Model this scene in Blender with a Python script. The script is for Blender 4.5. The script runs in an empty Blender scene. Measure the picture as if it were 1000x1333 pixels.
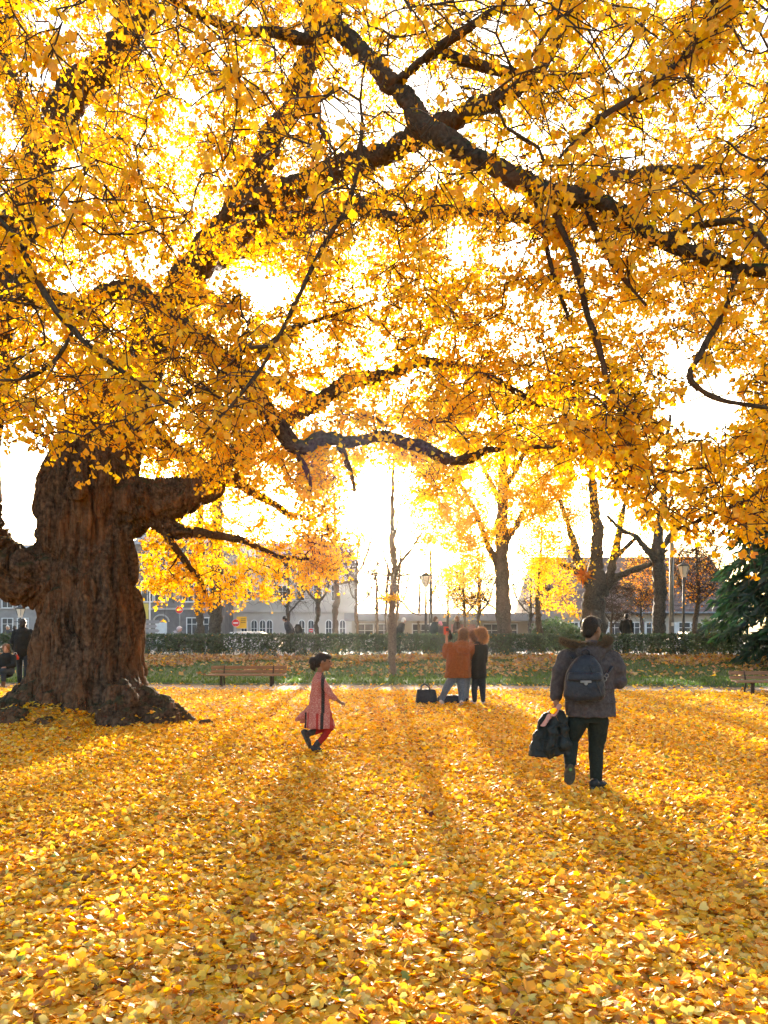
import bpy, bmesh, math, random
import numpy as np
from mathutils import Vector, Matrix, Quaternion

# ------------------------------------------------------------------ camera, sky, sun, exposure
scene = bpy.context.scene
C = scene.collection
CAM_H = 1.6                      # eye height; the horizon lies at row 817 of the 1000 x 1333 photograph
FPX = 1000.0                     # focal length in photograph pixels
cam_data = bpy.data.cameras.new('camera')
cam_data.sensor_fit = 'HORIZONTAL'
cam_data.sensor_width = 36.0
cam_data.lens = 36.0 * FPX / 1000.0
cam_data.shift_y = (817 - 666.5) / 1000.0
cam_data.clip_start = 0.05
cam_data.clip_end = 3000
cam = bpy.data.objects.new('camera', cam_data)
C.objects.link(cam)
cam.location = (0, 0, CAM_H)
cam.rotation_euler = (math.pi / 2, 0, 0)
scene.camera = cam

SUN_DIR = Vector((-0.010, 1.0, 0.168)).normalized()
SUN_EL = math.asin(SUN_DIR.z)
SUN_AZ = math.atan2(SUN_DIR.x, SUN_DIR.y)
world = bpy.data.worlds.new('World')
scene.world = world
world.use_nodes = True
wn = world.node_tree
bg = wn.nodes['Background']
sky = wn.nodes.new('ShaderNodeTexSky')
sky.sky_type = 'NISHITA'
sky.sun_disc = False
sky.sun_elevation = SUN_EL
sky.sun_rotation = SUN_AZ
sky.altitude = 100
sky.air_density = 0.85
sky.dust_density = 4.5
sky.ozone_density = 0.5
wn.links.new(sky.outputs[0], bg.inputs[0])
bg.inputs[1].default_value = 0.14

sl = bpy.data.lights.new('sun', 'SUN')
sl.energy = 5.0
sl.angle = math.radians(0.53)
sl.color = (1.0, 0.90, 0.76)
sun = bpy.data.objects.new('sun', sl)
C.objects.link(sun)
sun.rotation_euler = SUN_DIR.to_track_quat('Z', 'Y').to_euler()
sun.location = (0, 60, 30)

scene.view_settings.view_transform = 'Standard'
scene.view_settings.look = 'None'
scene.view_settings.gamma = 1.0
scene.view_settings.exposure = 2.4
scene.view_settings.use_curve_mapping = False
cy = scene.cycles
cy.max_bounces = 10
cy.diffuse_bounces = 8
cy.glossy_bounces = 2
cy.transmission_bounces = 4
cy.transparent_max_bounces = 8
cy.volume_bounces = 0
cy.caustics_reflective = False
cy.caustics_refractive = False
cy.use_denoising = True

rng = np.random.default_rng(11)
random.seed(11)

# ------------------------------------------------------------------ helpers
def P(px, py, Y):
    """point seen at photograph pixel (px, py) at distance Y"""
    return np.array(((px - 500) / FPX * Y, Y, CAM_H + (817 - py) / FPX * Y))

def lin(r, g, b):
    f = lambda c: (c / 255 / 12.92) if c / 255 <= 0.04045 else ((c / 255 + 0.055) / 1.055) ** 2.4
    return (f(r), f(g), f(b), 1.0)

def nmat(name):
    m = bpy.data.materials.new(name)
    m.use_nodes = True
    return m, m.node_tree.nodes, m.node_tree.links

def plain(name, c1, c2=None, scale=20, rough=0.8, bump=0.0, bscale=None, metallic=0.0, detail=5, spec=0.3, stretch=None, sheen=0.0):
    """principled material: noise between two colours plus a noise bump"""
    m, n, l = nmat(name)
    b = n['Principled BSDF']
    b.inputs['Roughness'].default_value = rough
    b.inputs['Metallic'].default_value = metallic
    b.inputs['Specular IOR Level'].default_value = spec
    if sheen:
        b.inputs['Sheen Weight'].default_value = sheen
        b.inputs['Sheen Roughness'].default_value = 0.5
    tc = n.new('ShaderNodeTexCoord')
    src = tc.outputs['Object']
    if stretch:
        mp = n.new('ShaderNodeMapping'); mp.inputs['Scale'].default_value = stretch
        l.new(src, mp.inputs[0]); src = mp.outputs[0]
    tx = n.new('ShaderNodeTexNoise'); tx.inputs['Scale'].default_value = scale; tx.inputs['Detail'].default_value = detail
    l.new(src, tx.inputs['Vector'])
    cr = n.new('ShaderNodeValToRGB')
    cr.color_ramp.elements[0].position = 0.35; cr.color_ramp.elements[1].position = 0.68
    cr.color_ramp.elements[0].color = c1 if len(c1) == 4 else (*c1, 1)
    c2 = c2 or c1
    cr.color_ramp.elements[1].color = c2 if len(c2) == 4 else (*c2, 1)
    l.new(tx.outputs['Fac'], cr.inputs[0]); l.new(cr.outputs[0], b.inputs['Base Color'])
    if bump:
        t2 = n.new('ShaderNodeTexNoise'); t2.inputs['Scale'].default_value = bscale or scale * 2; t2.inputs['Detail'].default_value = 6
        l.new(src, t2.inputs['Vector'])
        bp = n.new('ShaderNodeBump'); bp.inputs['Strength'].default_value = bump; bp.inputs['Distance'].default_value = 0.02
        l.new(t2.outputs['Fac'], bp.inputs['Height']); l.new(bp.outputs[0], b.inputs['Normal'])
    return m

def leaf_material(name, trans=0.58, gloss=0.03, tint=(1, 1, 1), rough=0.45):
    """thin leaf: reflects, lets light through, a little shine; colour per leaf"""
    m, n, l = nmat(name)
    n.remove(n['Principled BSDF'])
    out = n['Material Output']
    at = n.new('ShaderNodeAttribute'); at.attribute_name = 'Col'
    d = n.new('ShaderNodeBsdfDiffuse'); t = n.new('ShaderNodeBsdfTranslucent')
    hs = n.new('ShaderNodeHueSaturation'); hs.inputs['Saturation'].default_value = 1.12; hs.inputs['Value'].default_value = 1.08
    l.new(at.outputs['Color'], d.inputs[0]); l.new(at.outputs['Color'], hs.inputs['Color']); l.new(hs.outputs[0], t.inputs[0])
    mx = n.new('ShaderNodeMixShader'); mx.inputs[0].default_value = trans
    l.new(d.outputs[0], mx.inputs[1]); l.new(t.outputs[0], mx.inputs[2])
    g = n.new('ShaderNodeBsdfGlossy'); g.inputs['Roughness'].default_value = rough
    m2 = n.new('ShaderNodeMixShader'); m2.inputs[0].default_value = gloss
    l.new(mx.outputs[0], m2.inputs[1]); l.new(g.outputs[0], m2.inputs[2]); l.new(m2.outputs[0], out.inputs[0])
    return m

def tag(o, label=None, cat=None, group=None, kind=None):
    if label: o['label'] = label
    if cat: o['category'] = cat
    if group: o['group'] = group
    if kind: o['kind'] = kind
    return o

def empty(name, loc, label=None, cat=None, group=None, rz=0.0):
    o = bpy.data.objects.new(name, None)
    C.objects.link(o)
    o.location = loc; o.rotation_euler = (0, 0, rz); o.empty_display_size = 0.2
    return tag(o, label, cat, group)

def link(name, me, mat=None, parent=None, keep_world=True):
    o = bpy.data.objects.new(name, me)
    C.objects.link(o)
    if mat is not None:
        me.materials.clear(); me.materials.append(mat)
    if parent is not None:
        o.parent = parent
        if keep_world:                       # mesh coordinates are world coordinates
            M = Matrix.Identity(4); q = parent
            while q is not None:
                M = q.matrix_basis @ M; q = q.parent
            o.matrix_basis = M.inverted()
    return o

def mesh_np(name, V, F, smooth=True, col=None):
    """mesh from arrays; F is one array (n,k) or a list of such arrays"""
    if not isinstance(F, (list, tuple)): F = [F]
    F = [np.asarray(f, dtype=np.int32) for f in F if len(f)]
    V = np.asarray(V, dtype=np.float32)
    me = bpy.data.meshes.new(name)
    me.vertices.add(len(V)); me.vertices.foreach_set('co', V.ravel())
    nl = sum(f.size for f in F); npol = sum(len(f) for f in F)
    me.loops.add(nl); me.polygons.add(npol)
    me.loops.foreach_set('vertex_index', np.concatenate([f.ravel() for f in F]))
    starts, s = [], 0
    for f in F:
        starts.append(s + np.arange(len(f)) * f.shape[1]); s += f.size
    me.polygons.foreach_set('loop_start', np.concatenate(starts).astype(np.int32))
    me.update(calc_edges=True)
    if smooth: me.polygons.foreach_set('use_smooth', np.ones(npol, dtype=bool))
    if col is not None:
        a = me.color_attributes.new('Col', 'FLOAT_COLOR', 'POINT')
        c4 = np.ones((len(V), 4), dtype=np.float32); c4[:, :3] = col
        a.data.foreach_set('color', c4.ravel())
    me.validate(verbose=False)
    return me

class MB:
    """collects simple shapes into one mesh"""
    def __init__(s): s.v = []; s.f = []
    def add(s, vs, fs):
        o = len(s.v); s.v += [tuple(map(float, v)) for v in vs]; s.f += [tuple(i + o for i in f) for f in fs]; return s
    def box(s, c, d, rz=0.0, taper=1.0, rot=None, bev=0.0):
        hx, hy, hz = d[0] / 2, d[1] / 2, d[2] / 2
        vs = [(-hx, -hy, -hz), (hx, -hy, -hz), (hx, hy, -hz), (-hx, hy, -hz)]
        vs += [(-hx * taper, -hy * taper, hz), (hx * taper, -hy * taper, hz), (hx * taper, hy * taper, hz), (-hx * taper, hy * taper, hz)]
        R = rot or Matrix.Rotation(rz, 3, 'Z')
        fs = [(3, 2, 1, 0), (4, 5, 6, 7), (0, 1, 5, 4), (1, 2, 6, 5), (2, 3, 7, 6), (3, 0, 4, 7)]
        if bev:
            bm = bmesh.new(); bv = [bm.verts.new(v) for v in vs]
            for f in fs: bm.faces.new([bv[i] for i in f])
            bmesh.ops.bevel(bm, geom=bm.edges[:], offset=bev, segments=2, affect='EDGES', profile=0.6)
            bm.verts.ensure_lookup_table(); bm.verts.index_update()
            vs = [v.co[:] for v in bm.verts]; fs = [tuple(v.index for v in f.verts) for f in bm.faces]; bm.free()
        return s.add([R @ Vector(v) + Vector(c) for v in vs], fs)
    def tube(s, pts, rad, k=8, cap=True, flat=None):
        """tube through points; rad scalar or list; flat = list of (scale across) for an oval section"""
        pts = [Vector(p) for p in pts]; n = len(pts)
        if not hasattr(rad, '__len__'): rad = [rad] * n
        vs, fs = [], []
        up = None
        for i in range(n):
            t = (pts[min(i + 1, n - 1)] - pts[max(i - 1, 0)]).normalized()
            if up is None:
                a = Vector((0, 0, 1)) if abs(t.z) < 0.9 else Vector((0, 1, 0))
                up = t.cross(a).normalized()
            up = (up - t * up.dot(t)).normalized()
            w = t.cross(up)
            for j in range(k):
                a = 2 * math.pi * j / k
                vs.append(pts[i] + (up * math.cos(a) + w * math.sin(a)) * rad[i])
        for i in range(n - 1):
            for j in range(k):
                a, b = i * k + j, i * k + (j + 1) % k
                fs.append((a, b, b + k, a + k))
        if cap:
            fs.append(tuple(range(k - 1, -1, -1))); fs.append(tuple((n - 1) * k + j for j in range(k)))
        return s.add(vs, fs)
    def chain(s, pts, rad, k=10):
        """round-ended limb"""
        for p, r in zip(pts, rad): s.ell(p, (r, r, r), k, max(5, k // 2))
        return s.tube(pts, rad, k)
    def ell(s, c, r, k=12, m=8, rot=None):
        vs, fs = [], []
        R = rot or Matrix.Identity(3)
        for i in range(m + 1):
            ph = math.pi * i / m
            for j in range(k):
                th = 2 * math.pi * j / k
                vs.append(R @ Vector((r[0] * math.sin(ph) * math.cos(th), r[1] * math.sin(ph) * math.sin(th), -r[2] * math.cos(ph))) + Vector(c))
        for i in range(m):
            for j in range(k):
                a, b = i * k + j, i * k + (j + 1) % k
                fs.append((a, b, b + k, a + k))
        return s.add(vs, fs)
    def loft(s, rings, k=20, cap=True, wave=0.0, nw=7, ph=0.0):
        """rings: (x, y, z, rx, ry); wave adds folds growing to the first ring"""
        vs, fs = [], []
        n = len(rings)
        for i, (x, y, z, rx, ry) in enumerate(rings):
            wv = wave * (1 - i / max(1, n - 1))
            for j in range(k):
                a = 2 * math.pi * j / k
                q = 1 + wv * math.sin(nw * a + ph + i * 0.3)
                vs.append((x + rx * q * math.cos(a), y + ry * q * math.sin(a), z))
        for i in range(n - 1):
            for j in range(k):
                a, b = i * k + j, i * k + (j + 1) % k
                fs.append((a, b, b + k, a + k))
        if cap:
            fs.append(tuple(range(k - 1, -1, -1))); fs.append(tuple((n - 1) * k + j for j in range(k)))
        return s.add(vs, fs)
    def disc(s, c, r, axis, th=0.01, k=20):
        a = Vector(axis).normalized()
        return s.tube([Vector(c) - a * th / 2, Vector(c) + a * th / 2], r, k)
    def mesh(s, name, smooth=False):
        me = bpy.data.meshes.new(name); me.from_pydata(s.v, [], s.f)
        if smooth: me.polygons.foreach_set('use_smooth', [True] * len(me.polygons))
        me.update(); return me
    def build(s, name, mat, parent=None, smooth=False, world=False):
        return link(name, s.mesh(name, smooth), mat, parent, keep_world=world)

# value noise on arrays of points
def _hash(i, j, k, seed):
    h = (i.astype(np.int64) * 374761393 + j.astype(np.int64) * 668265263 + k.astype(np.int64) * 2147483647 + seed * 974711) & 0xFFFFFFFF
    h = ((h ^ (h >> 13)) * 1274126177) & 0xFFFFFFFF
    h = ((h ^ (h >> 16)) * 2246822519) & 0xFFFFFFFF
    return ((h ^ (h >> 15)) & 0xFFFFFF) / float(0xFFFFFF)

def vnoise(p, seed=0):
    p = np.asarray(p, dtype=np.float64); i = np.floor(p).astype(np.int64); f = p - i; f = f * f * (3 - 2 * f)
    r = 0
    for dx in (0, 1):
        wx = f[:, 0] if dx else 1 - f[:, 0]
        for dy in (0, 1):
            wy = f[:, 1] if dy else 1 - f[:, 1]
            for dz in (0, 1):
                wz = f[:, 2] if dz else 1 - f[:, 2]
                r = r + wx * wy * wz * _hash(i[:, 0] + dx, i[:, 1] + dy, i[:, 2] + dz, seed)
    return r

def fbm(p, oct=3, seed=0):
    a, s, t = 0.5, 0, 0
    for o in range(oct):
        s = s + a * vnoise(p * 2 ** o, seed + o); t += a; a *= 0.5
    return s / t

def remeshed(mb, voxel, smooth=2, keep=None):
    """union of the collected shapes as one continuous surface; returns arrays V, F(quads)"""
    me = mb.mesh('tmp'); o = bpy.data.objects.new('tmp', me); C.objects.link(o)
    md = o.modifiers.new('r', 'REMESH'); md.mode = 'VOXEL'; md.voxel_size = voxel
    if smooth:
        ms = o.modifiers.new('s', 'SMOOTH'); ms.factor = 0.5; ms.iterations = smooth
    if keep:
        dc = o.modifiers.new('d', 'DECIMATE'); dc.ratio = keep
    dg = bpy.context.evaluated_depsgraph_get()
    ev = o.evaluated_get(dg)
    m2 = bpy.data.meshes.new_from_object(ev)
    bpy.data.objects.remove(o); bpy.data.meshes.remove(me)
    return m2

def get_vn(me):
    V = np.empty(len(me.vertices) * 3, dtype=np.float32); me.vertices.foreach_get('co', V)
    N = np.empty(len(me.vertices) * 3, dtype=np.float32); me.vertices.foreach_get('normal', N)
    return V.reshape(-1, 3).astype(np.float64), N.reshape(-1, 3).astype(np.float64)

def blob(name, mb, mat, parent, voxel=0.012, smooth=3, disp=0.0, dscale=12.0, seed=0, world=False, keep=None):
    if keep is None: keep = {'body': .40, 'coat': .6, 'trousers': .5, 'parka': .7, 'jeans': .5, 'leggings': .5, 'sleeves': .5, 'tights': .5}.get(name)
    me = remeshed(mb, voxel, smooth, keep); me.name = name
    if disp:
        V, N = get_vn(me)
        d = (fbm(V * dscale, 3, seed) - 0.5) * 2 * disp
        V = V + N * d[:, None]
        me.vertices.foreach_set('co', V.astype(np.float32).ravel()); me.update()
    me.polygons.foreach_set('use_smooth', [True] * len(me.polygons))
    return link(name, me, mat, parent, keep_world=world)

def spline(pts, step):
    """Catmull-Rom resample; pts (n, d)"""
    pts = np.asarray(pts, dtype=float); n = len(pts)
    out = []
    for i in range(n - 1):
        p0, p1, p2, p3 = pts[max(i - 1, 0)], pts[i], pts[i + 1], pts[min(i + 2, n - 1)]
        k = max(1, int(np.ceil(np.linalg.norm((p2 - p1)[:3]) / step)))
        t = (np.arange(k) / k)[:, None]
        out.append(0.5 * ((2 * p1) + (-p0 + p2) * t + (2 * p0 - 5 * p1 + 4 * p2 - p3) * t ** 2 + (-p0 + 3 * p1 - 3 * p2 + p3) * t ** 3))
    out.append(pts[-1:])
    return np.concatenate(out)

# ---- ginkgo leaves as arrays
LEAF6 = np.array([(0, 0), (-.45, .58), (-.27, .86), (0, .77), (.27, .90), (.45, .60)])
LEAF4 = np.array([(0, 0), (-.44, .66), (0, .88), (.44, .66)])
LEAF8 = np.array([(0, 0), (-.40, .38), (-.50, .62), (-.28, .86), (0, .80), (.28, .89), (.50, .64), (.42, .38)])
def leaf_arrays(pos, down, nrm, size, shape=LEAF6, curl=None):
    """pos: base point, down: blade direction, nrm: blade normal"""
    n, k = len(pos), len(shape)
    ey = down / np.linalg.norm(down, axis=1, keepdims=True)
    en = nrm - (nrm * ey).sum(1, keepdims=True) * ey
    en /= np.maximum(np.linalg.norm(en, axis=1, keepdims=True), 1e-6)
    ex = np.cross(ey, en)
    if curl is None: curl = np.zeros(n)
    V = np.empty((n, k, 3))
    for i, (x, y) in enumerate(shape):
        z = curl * (abs(x) * 1.1 + 0.25 * y) + (0.10 * curl if i % 2 else 0)
        V[:, i] = pos + size[:, None] * (x * ex + y * ey + z[:, None] * en)
    V[:, 1:] += rng.normal(size=(n, k - 1, 3)) * (size * (.03 if k == 8 else .05))[:, None, None]
    b = (np.arange(n) * k)[:, None]
    F = np.concatenate([np.concatenate([b, b + i, b + i + 1], 1) for i in range(1, k - 1)])
    return V.reshape(-1, 3), F

def rand_unit(n):
    v = rng.normal(size=(n, 3)); return v / np.linalg.norm(v, axis=1, keepdims=True)

def pick_colours(n, table, jitter=0.10):
    w = np.array([t[0] for t in table], float); w /= w.sum()
    c = np.array([t[1] for t in table])[rng.choice(len(table), n, p=w)]
    c = c * (1 + rng.normal(size=(n, 1)) * jitter) * (1 + rng.normal(size=(n, 3)) * jitter * 0.4)
    return np.clip(c, 0.004, 0.95)

GINKGO = [(5, (.96, .56, .022)), (4, (.95, .49, .016)), (2, (.96, .62, .050)), (1, (.90, .39, .012)), (.3, (.80, .56, .04))]

# ---- branch growth: tips are joined to the nearest wood by curved shoots
def grow(mains, tips, step=0.14, wig=0.05, seed=3, sag=0.10, r0=0.0022, expo=0.40, order=None, long_pen=0.0):
    rs = np.random.default_rng(seed)
    pos, par, rfix, paths = [], [], [], []
    for pts, rad in mains:
        a = spline(np.column_stack([pts, rad]), step)
        base = len(pos); idx = []
        for i, q in enumerate(a):
            pos.append(q[:3]); par.append(base + i - 1 if i else -1); rfix.append(q[3]); idx.append(base + i)
        paths.append(idx)
    nmain = len(pos); nmp = len(paths)
    cap = nmain + len(tips) * 24
    A = np.zeros((cap, 3)); A[:nmain] = pos; n = nmain
    tips = np.asarray(tips)
    d0 = np.full(len(tips), 1e9)
    for s in range(0, nmain, 64):
        d0 = np.minimum(d0, np.sqrt(((tips[:, None] - A[None, s:min(s + 64, nmain)]) ** 2).sum(2)).min(1))
    for ti in np.argsort(d0):
        T = tips[ti]
        dd = A[:n] - T
        j = int(np.argmin((dd * dd).sum(1)))
        p0 = A[j]; d = T - p0; L = np.linalg.norm(d)
        if L < 0.05: continue
        pj = par[j]
        tan = (p0 - A[pj]) if pj >= 0 else d
        tan = tan / (np.linalg.norm(tan) + 1e-9)
        sdir = tan * 0.45 + d / L * 0.8 + rs.normal(size=3) * 0.35
        c1 = p0 + sdir * L * 0.33
        c2 = T - d / L * L * 0.30 + np.array((0, 0, sag * L)) + rs.normal(size=3) * 0.12 * L
        k = min(22, max(2, int(np.ceil(L / step))))
        t = (np.arange(1, k + 1) / k)[:, None]
        q = (1 - t) ** 3 * p0 + 3 * (1 - t) ** 2 * t * c1 + 3 * (1 - t) * t ** 2 * c2 + t ** 3 * T
        q[:-1] += rs.normal(size=(k - 1, 3)) * wig * min(L, 1.0) * 0.35
        idx = [j]; prev = j
        for i in range(k):
            A[n] = q[i]; par.append(prev); prev = n; idx.append(n); n += 1
        paths.append(idx)
    A = A[:n]; par = np.array(par)
    cnt = np.zeros(n); has = np.zeros(n, bool); has[par[par >= 0]] = True
    cnt[~has] = 1
    for i in range(n - 1, 0, -1):
        if par[i] >= 0: cnt[par[i]] += cnt[i]
    r = r0 * np.maximum(cnt, 1) ** expo
    r[:nmain] = rfix
    return A, par, r, paths, nmain, nmp

def tubes(A, r, paths, k=5, seed=0, rmul=1.0):
    """one mesh of all shoots (arrays)"""
    Vs, Fs, o = [], [], 0
    ang = np.arange(k) * 2 * np.pi / k
    ca, sa = np.cos(ang), np.sin(ang)
    ref = np.array((0.31, 0.42, 0.85))
    for idx in paths:
        p = A[idx]; rr = r[idx] * rmul
        if len(idx) > 1: rr = rr.copy(); rr[0] = min(rr[0], rr[1] * 1.25)
        t = np.gradient(p, axis=0); t /= np.linalg.norm(t, axis=1, keepdims=True) + 1e-9
        u = np.cross(t, ref); u /= np.linalg.norm(u, axis=1, keepdims=True) + 1e-9
        w = np.cross(t, u)
        V = p[:, None] + rr[:, None, None] * (u[:, None] * ca[None, :, None] + w[:, None] * sa[None, :, None])
        m = len(idx)
        b = o + (np.arange(m - 1) * k)[:, None] + np.arange(k)[None]
        b2 = o + (np.arange(m - 1) * k)[:, None] + ((np.arange(k) + 1) % k)[None]
        Fs.append(np.stack([b, b2, b2 + k, b + k], 2).reshape(-1, 4))
        Vs.append(V.reshape(-1, 3)); o += m * k
    return np.concatenate(Vs), np.concatenate(Fs)

def limb(pts, rad, k=20, step=0.05, bark=0.02, seed=0):
    """a thick branch with furrowed bark: arrays"""
    a = spline(np.column_stack([pts, rad]), step)
    # gnarled centre line and girth
    nz = np.stack([fbm(a[:, :3] * 1.7 + 13.1 * i, 2, seed + i) - 0.5 for i in range(3)], 1)
    a[:, :3] += nz * np.minimum(a[:, 3:4] * 1.5, 0.22)
    a[:, 3] *= 0.84 + 0.30 * (fbm(a[:, :3] * 2.3, 2, seed + 9) - 0.35)
    V, F = tubes(a[:, :3], a[:, 3], [list(range(len(a)))], k)
    t = np.gradient(a[:, :3], axis=0); t /= np.linalg.norm(t, axis=1, keepdims=True) + 1e-9
    t = np.repeat(t, k, 0); c = np.repeat(a[:, :3], k, 0); R = np.repeat(a[:, 3], k)
    nrm = (V - c) / np.maximum(R, 1e-6)[:, None]
    sl_ = np.repeat(np.concatenate([[0], np.cumsum(np.linalg.norm(np.diff(a[:, :3], axis=0), axis=1))]), k)
    q = (V - c) + (sl_ * .16)[:, None] * np.array((.62, .55, .56)) + seed * 3.7
    fr = np.clip(0.30 / np.maximum(R, 0.03), 1, 6)
    rid = 1 - 1.3 * np.exp(-((2 * vnoise(q * (7 * fr)[:, None], seed + 20) - 1) / .3) ** 2)
    lum = fbm(V * 4.0, 2, seed + 30) - 0.5
    V = V + nrm * ((rid - 0.55) * np.minimum(bark, R * 0.22) * 1.6 + lum * R * 0.5)[:, None]
    return V, F

# ------------------------------------------------------------------ bark
def bark_material(name, dark, mid, warm, moss=None, scale=3.0, grain=None):
    m, n, l = nmat(name)
    b = n['Principled BSDF']; b.inputs['Roughness'].default_value = 0.92; b.inputs['Specular IOR Level'].default_value = 0.15
    tc = n.new('ShaderNodeTexCoord')
    n1 = n.new('ShaderNodeTexNoise'); n1.inputs['Scale'].default_value = scale * 5; n1.inputs['Detail'].default_value = 8
    n2 = n.new('ShaderNodeTexNoise'); n2.inputs['Scale'].default_value = scale * 0.45; n2.inputs['Detail'].default_value = 4
    l.new(tc.outputs['Object'], n1.inputs[0]); l.new(tc.outputs['Object'], n2.inputs[0])
    r1 = n.new('ShaderNodeValToRGB'); r1.color_ramp.elements[0].position = .32; r1.color_ramp.elements[1].position = .7
    r1.color_ramp.elements[0].color = dark; r1.color_ramp.elements[1].color = mid
    l.new(n1.outputs['Fac'], r1.inputs[0])
    r2 = n.new('ShaderNodeValToRGB'); r2.color_ramp.elements[0].position = .46; r2.color_ramp.elements[1].position = .64
    l.new(n2.outputs['Fac'], r2.inputs[0])
    mx = n.new('ShaderNodeMixRGB'); l.new(r2.outputs[0], mx.inputs[0]); l.new(r1.outputs[0], mx.inputs[1])
    mm = n.new('ShaderNodeMixRGB'); mm.blend_type = 'MULTIPLY'; mm.inputs[0].default_value = .5
    mm.inputs[1].default_value = warm; l.new(r1.outputs[0], mm.inputs[1]); mm.inputs[2].default_value = warm
    w = n.new('ShaderNodeMixRGB'); w.inputs[0].default_value = .55; l.new(r1.outputs[0], w.inputs[1]); w.inputs[2].default_value = warm
    l.new(w.outputs[0], mx.inputs[2])
    col = mx.outputs[0]
    if moss:
        ge = n.new('ShaderNodeNewGeometry'); sp = n.new('ShaderNodeSeparateXYZ'); l.new(ge.outputs['Normal'], sp.inputs[0])
        n3 = n.new('ShaderNodeTexNoise'); n3.inputs['Scale'].default_value = scale * 1.3; n3.inputs['Detail'].default_value = 5
        l.new(tc.outputs['Object'], n3.inputs[0])
        ma = n.new('ShaderNodeMath'); ma.operation = 'MULTIPLY_ADD'; ma.inputs[1].default_value = 0.55; l.new(sp.outputs['Z'], ma.inputs[0]); l.new(n3.outputs['Fac'], ma.inputs[2])
        r3 = n.new('ShaderNodeValToRGB'); r3.color_ramp.elements[0].position = .80; r3.color_ramp.elements[1].position = .98
        l.new(ma.outputs[0], r3.inputs[0])
        m3 = n.new('ShaderNodeMixRGB'); l.new(r3.outputs[0], m3.inputs[0]); l.new(col, m3.inputs[1]); m3.inputs[2].default_value = moss
        col = m3.outputs[0]
    l.new(col, b.inputs['Base Color'])
    bp = n.new('ShaderNodeBump'); bp.inputs['Strength'].default_value = .7; bp.inputs['Distance'].default_value = .025
    l.new(n1.outputs['Fac'], bp.inputs['Height'])
    if grain:                                                # fine fissures running up the trunk
        mp = n.new('ShaderNodeMapping'); mp.inputs['Scale'].default_value = grain; l.new(tc.outputs['Object'], mp.inputs[0])
        n4 = n.new('ShaderNodeTexNoise'); n4.inputs['Scale'].default_value = 9; n4.inputs['Detail'].default_value = 7; n4.inputs['Distortion'].default_value = .35; l.new(mp.outputs[0], n4.inputs[0])
        rr_ = n.new('ShaderNodeValToRGB'); rr_.color_ramp.elements[0].position = .42; rr_.color_ramp.elements[1].position = .60; l.new(n4.outputs['Fac'], rr_.inputs[0])
        b2 = n.new('ShaderNodeBump'); b2.inputs['Strength'].default_value = 1.0; b2.inputs['Distance'].default_value = .07; l.new(rr_.outputs[0], b2.inputs['Height']); l.new(bp.outputs[0], b2.inputs['Normal']); l.new(b2.outputs[0], b.inputs['Normal'])
    else:
        l.new(bp.outputs[0], b.inputs['Normal'])
    return m

BARK = bark_material('ginkgo_bark', (.045, .029, .019, 1), (.17, .108, .066, 1), (.21, .10, .042, 1), (.070, .062, .032, 1), 3.0, (1, 1, .13))
BARK_DARK = bark_material('branch_bark', (.030, .022, .016, 1), (.105, .078, .052, 1), (.13, .062, .028, 1), (.045, .062, .024, 1), 5)
TWIG = plain('twig_bark', (.040, .027, .018, 1), (.105, .070, .045, 1), 30, .9)
LEAF = leaf_material('ginkgo_leaf')

# ------------------------------------------------------------------ the great ginkgo
T0 = np.array((-5.25, 13.6, 0.0))
ginkgo = empty('ginkgo_tree', T0, 'huge old ginkgo with gnarled mossy trunk, spreading limbs and golden leaves', 'tree')

tr = MB()
prof = [(-.25, 1.02, 0, 0), (.0, 1.00, 0, 0), (.18, .95, 0, 0), (.40, .90, 0, .0), (.7, .84, .0, 0), (1.1, .80, .03, 0), (1.7, .78, .03, 0),
        (2.3, .78, -.02, 0), (2.9, .80, -.03, 0), (3.5, .82, -.03, 0), (4.2, .80, .0, 0), (5.0, .70, .25, 0), (5.8, .58, .70, -.1)]
tr.loft([(T0[0] + dx, T0[1] + dy, z, r, r * .92) for z, r, dx, dy in prof], 40)
# columns of the fluted trunk
for ang, r, z0, z1, off in [(-1.02, .30, -.1, 3.0, .66), (-1.42, .25, -.1, 1.5, .72), (-1.95, .33, -.1, 2.5, .64), (-2.38, .24, -.1, 2.0, .72), (-.62, .27, -.1, 3.8, .68), (-.18, .30, -.1, 3.9, .64), (-2.85, .34, -.1, 2.1, .64), (.4, .34, -.1, 3, .6), (1.2, .4, -.1, 3, .6), (2.0, .4, -.1, 3, .6), (2.8, .36, -.1, 3, .6)]:
    pts = [(T0[0] + math.cos(ang + .10 * math.sin(z * 2.1)) * (off + .40 * math.exp(-max(z, 0) * 3.0)), T0[1] + math.sin(ang + .10 * math.sin(z * 2.1)) * (off + .40 * math.exp(-max(z, 0) * 3.0)), z) for z in np.linspace(z0, z1, 9)]
    tr.tube(pts, [r * (1.0 + .3 * math.exp(-max(0, p[2]) * 4)) * (1 if i < 6 else (.85, .6, .3)[i - 6]) for i, p in enumerate(pts)], 14)
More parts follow.
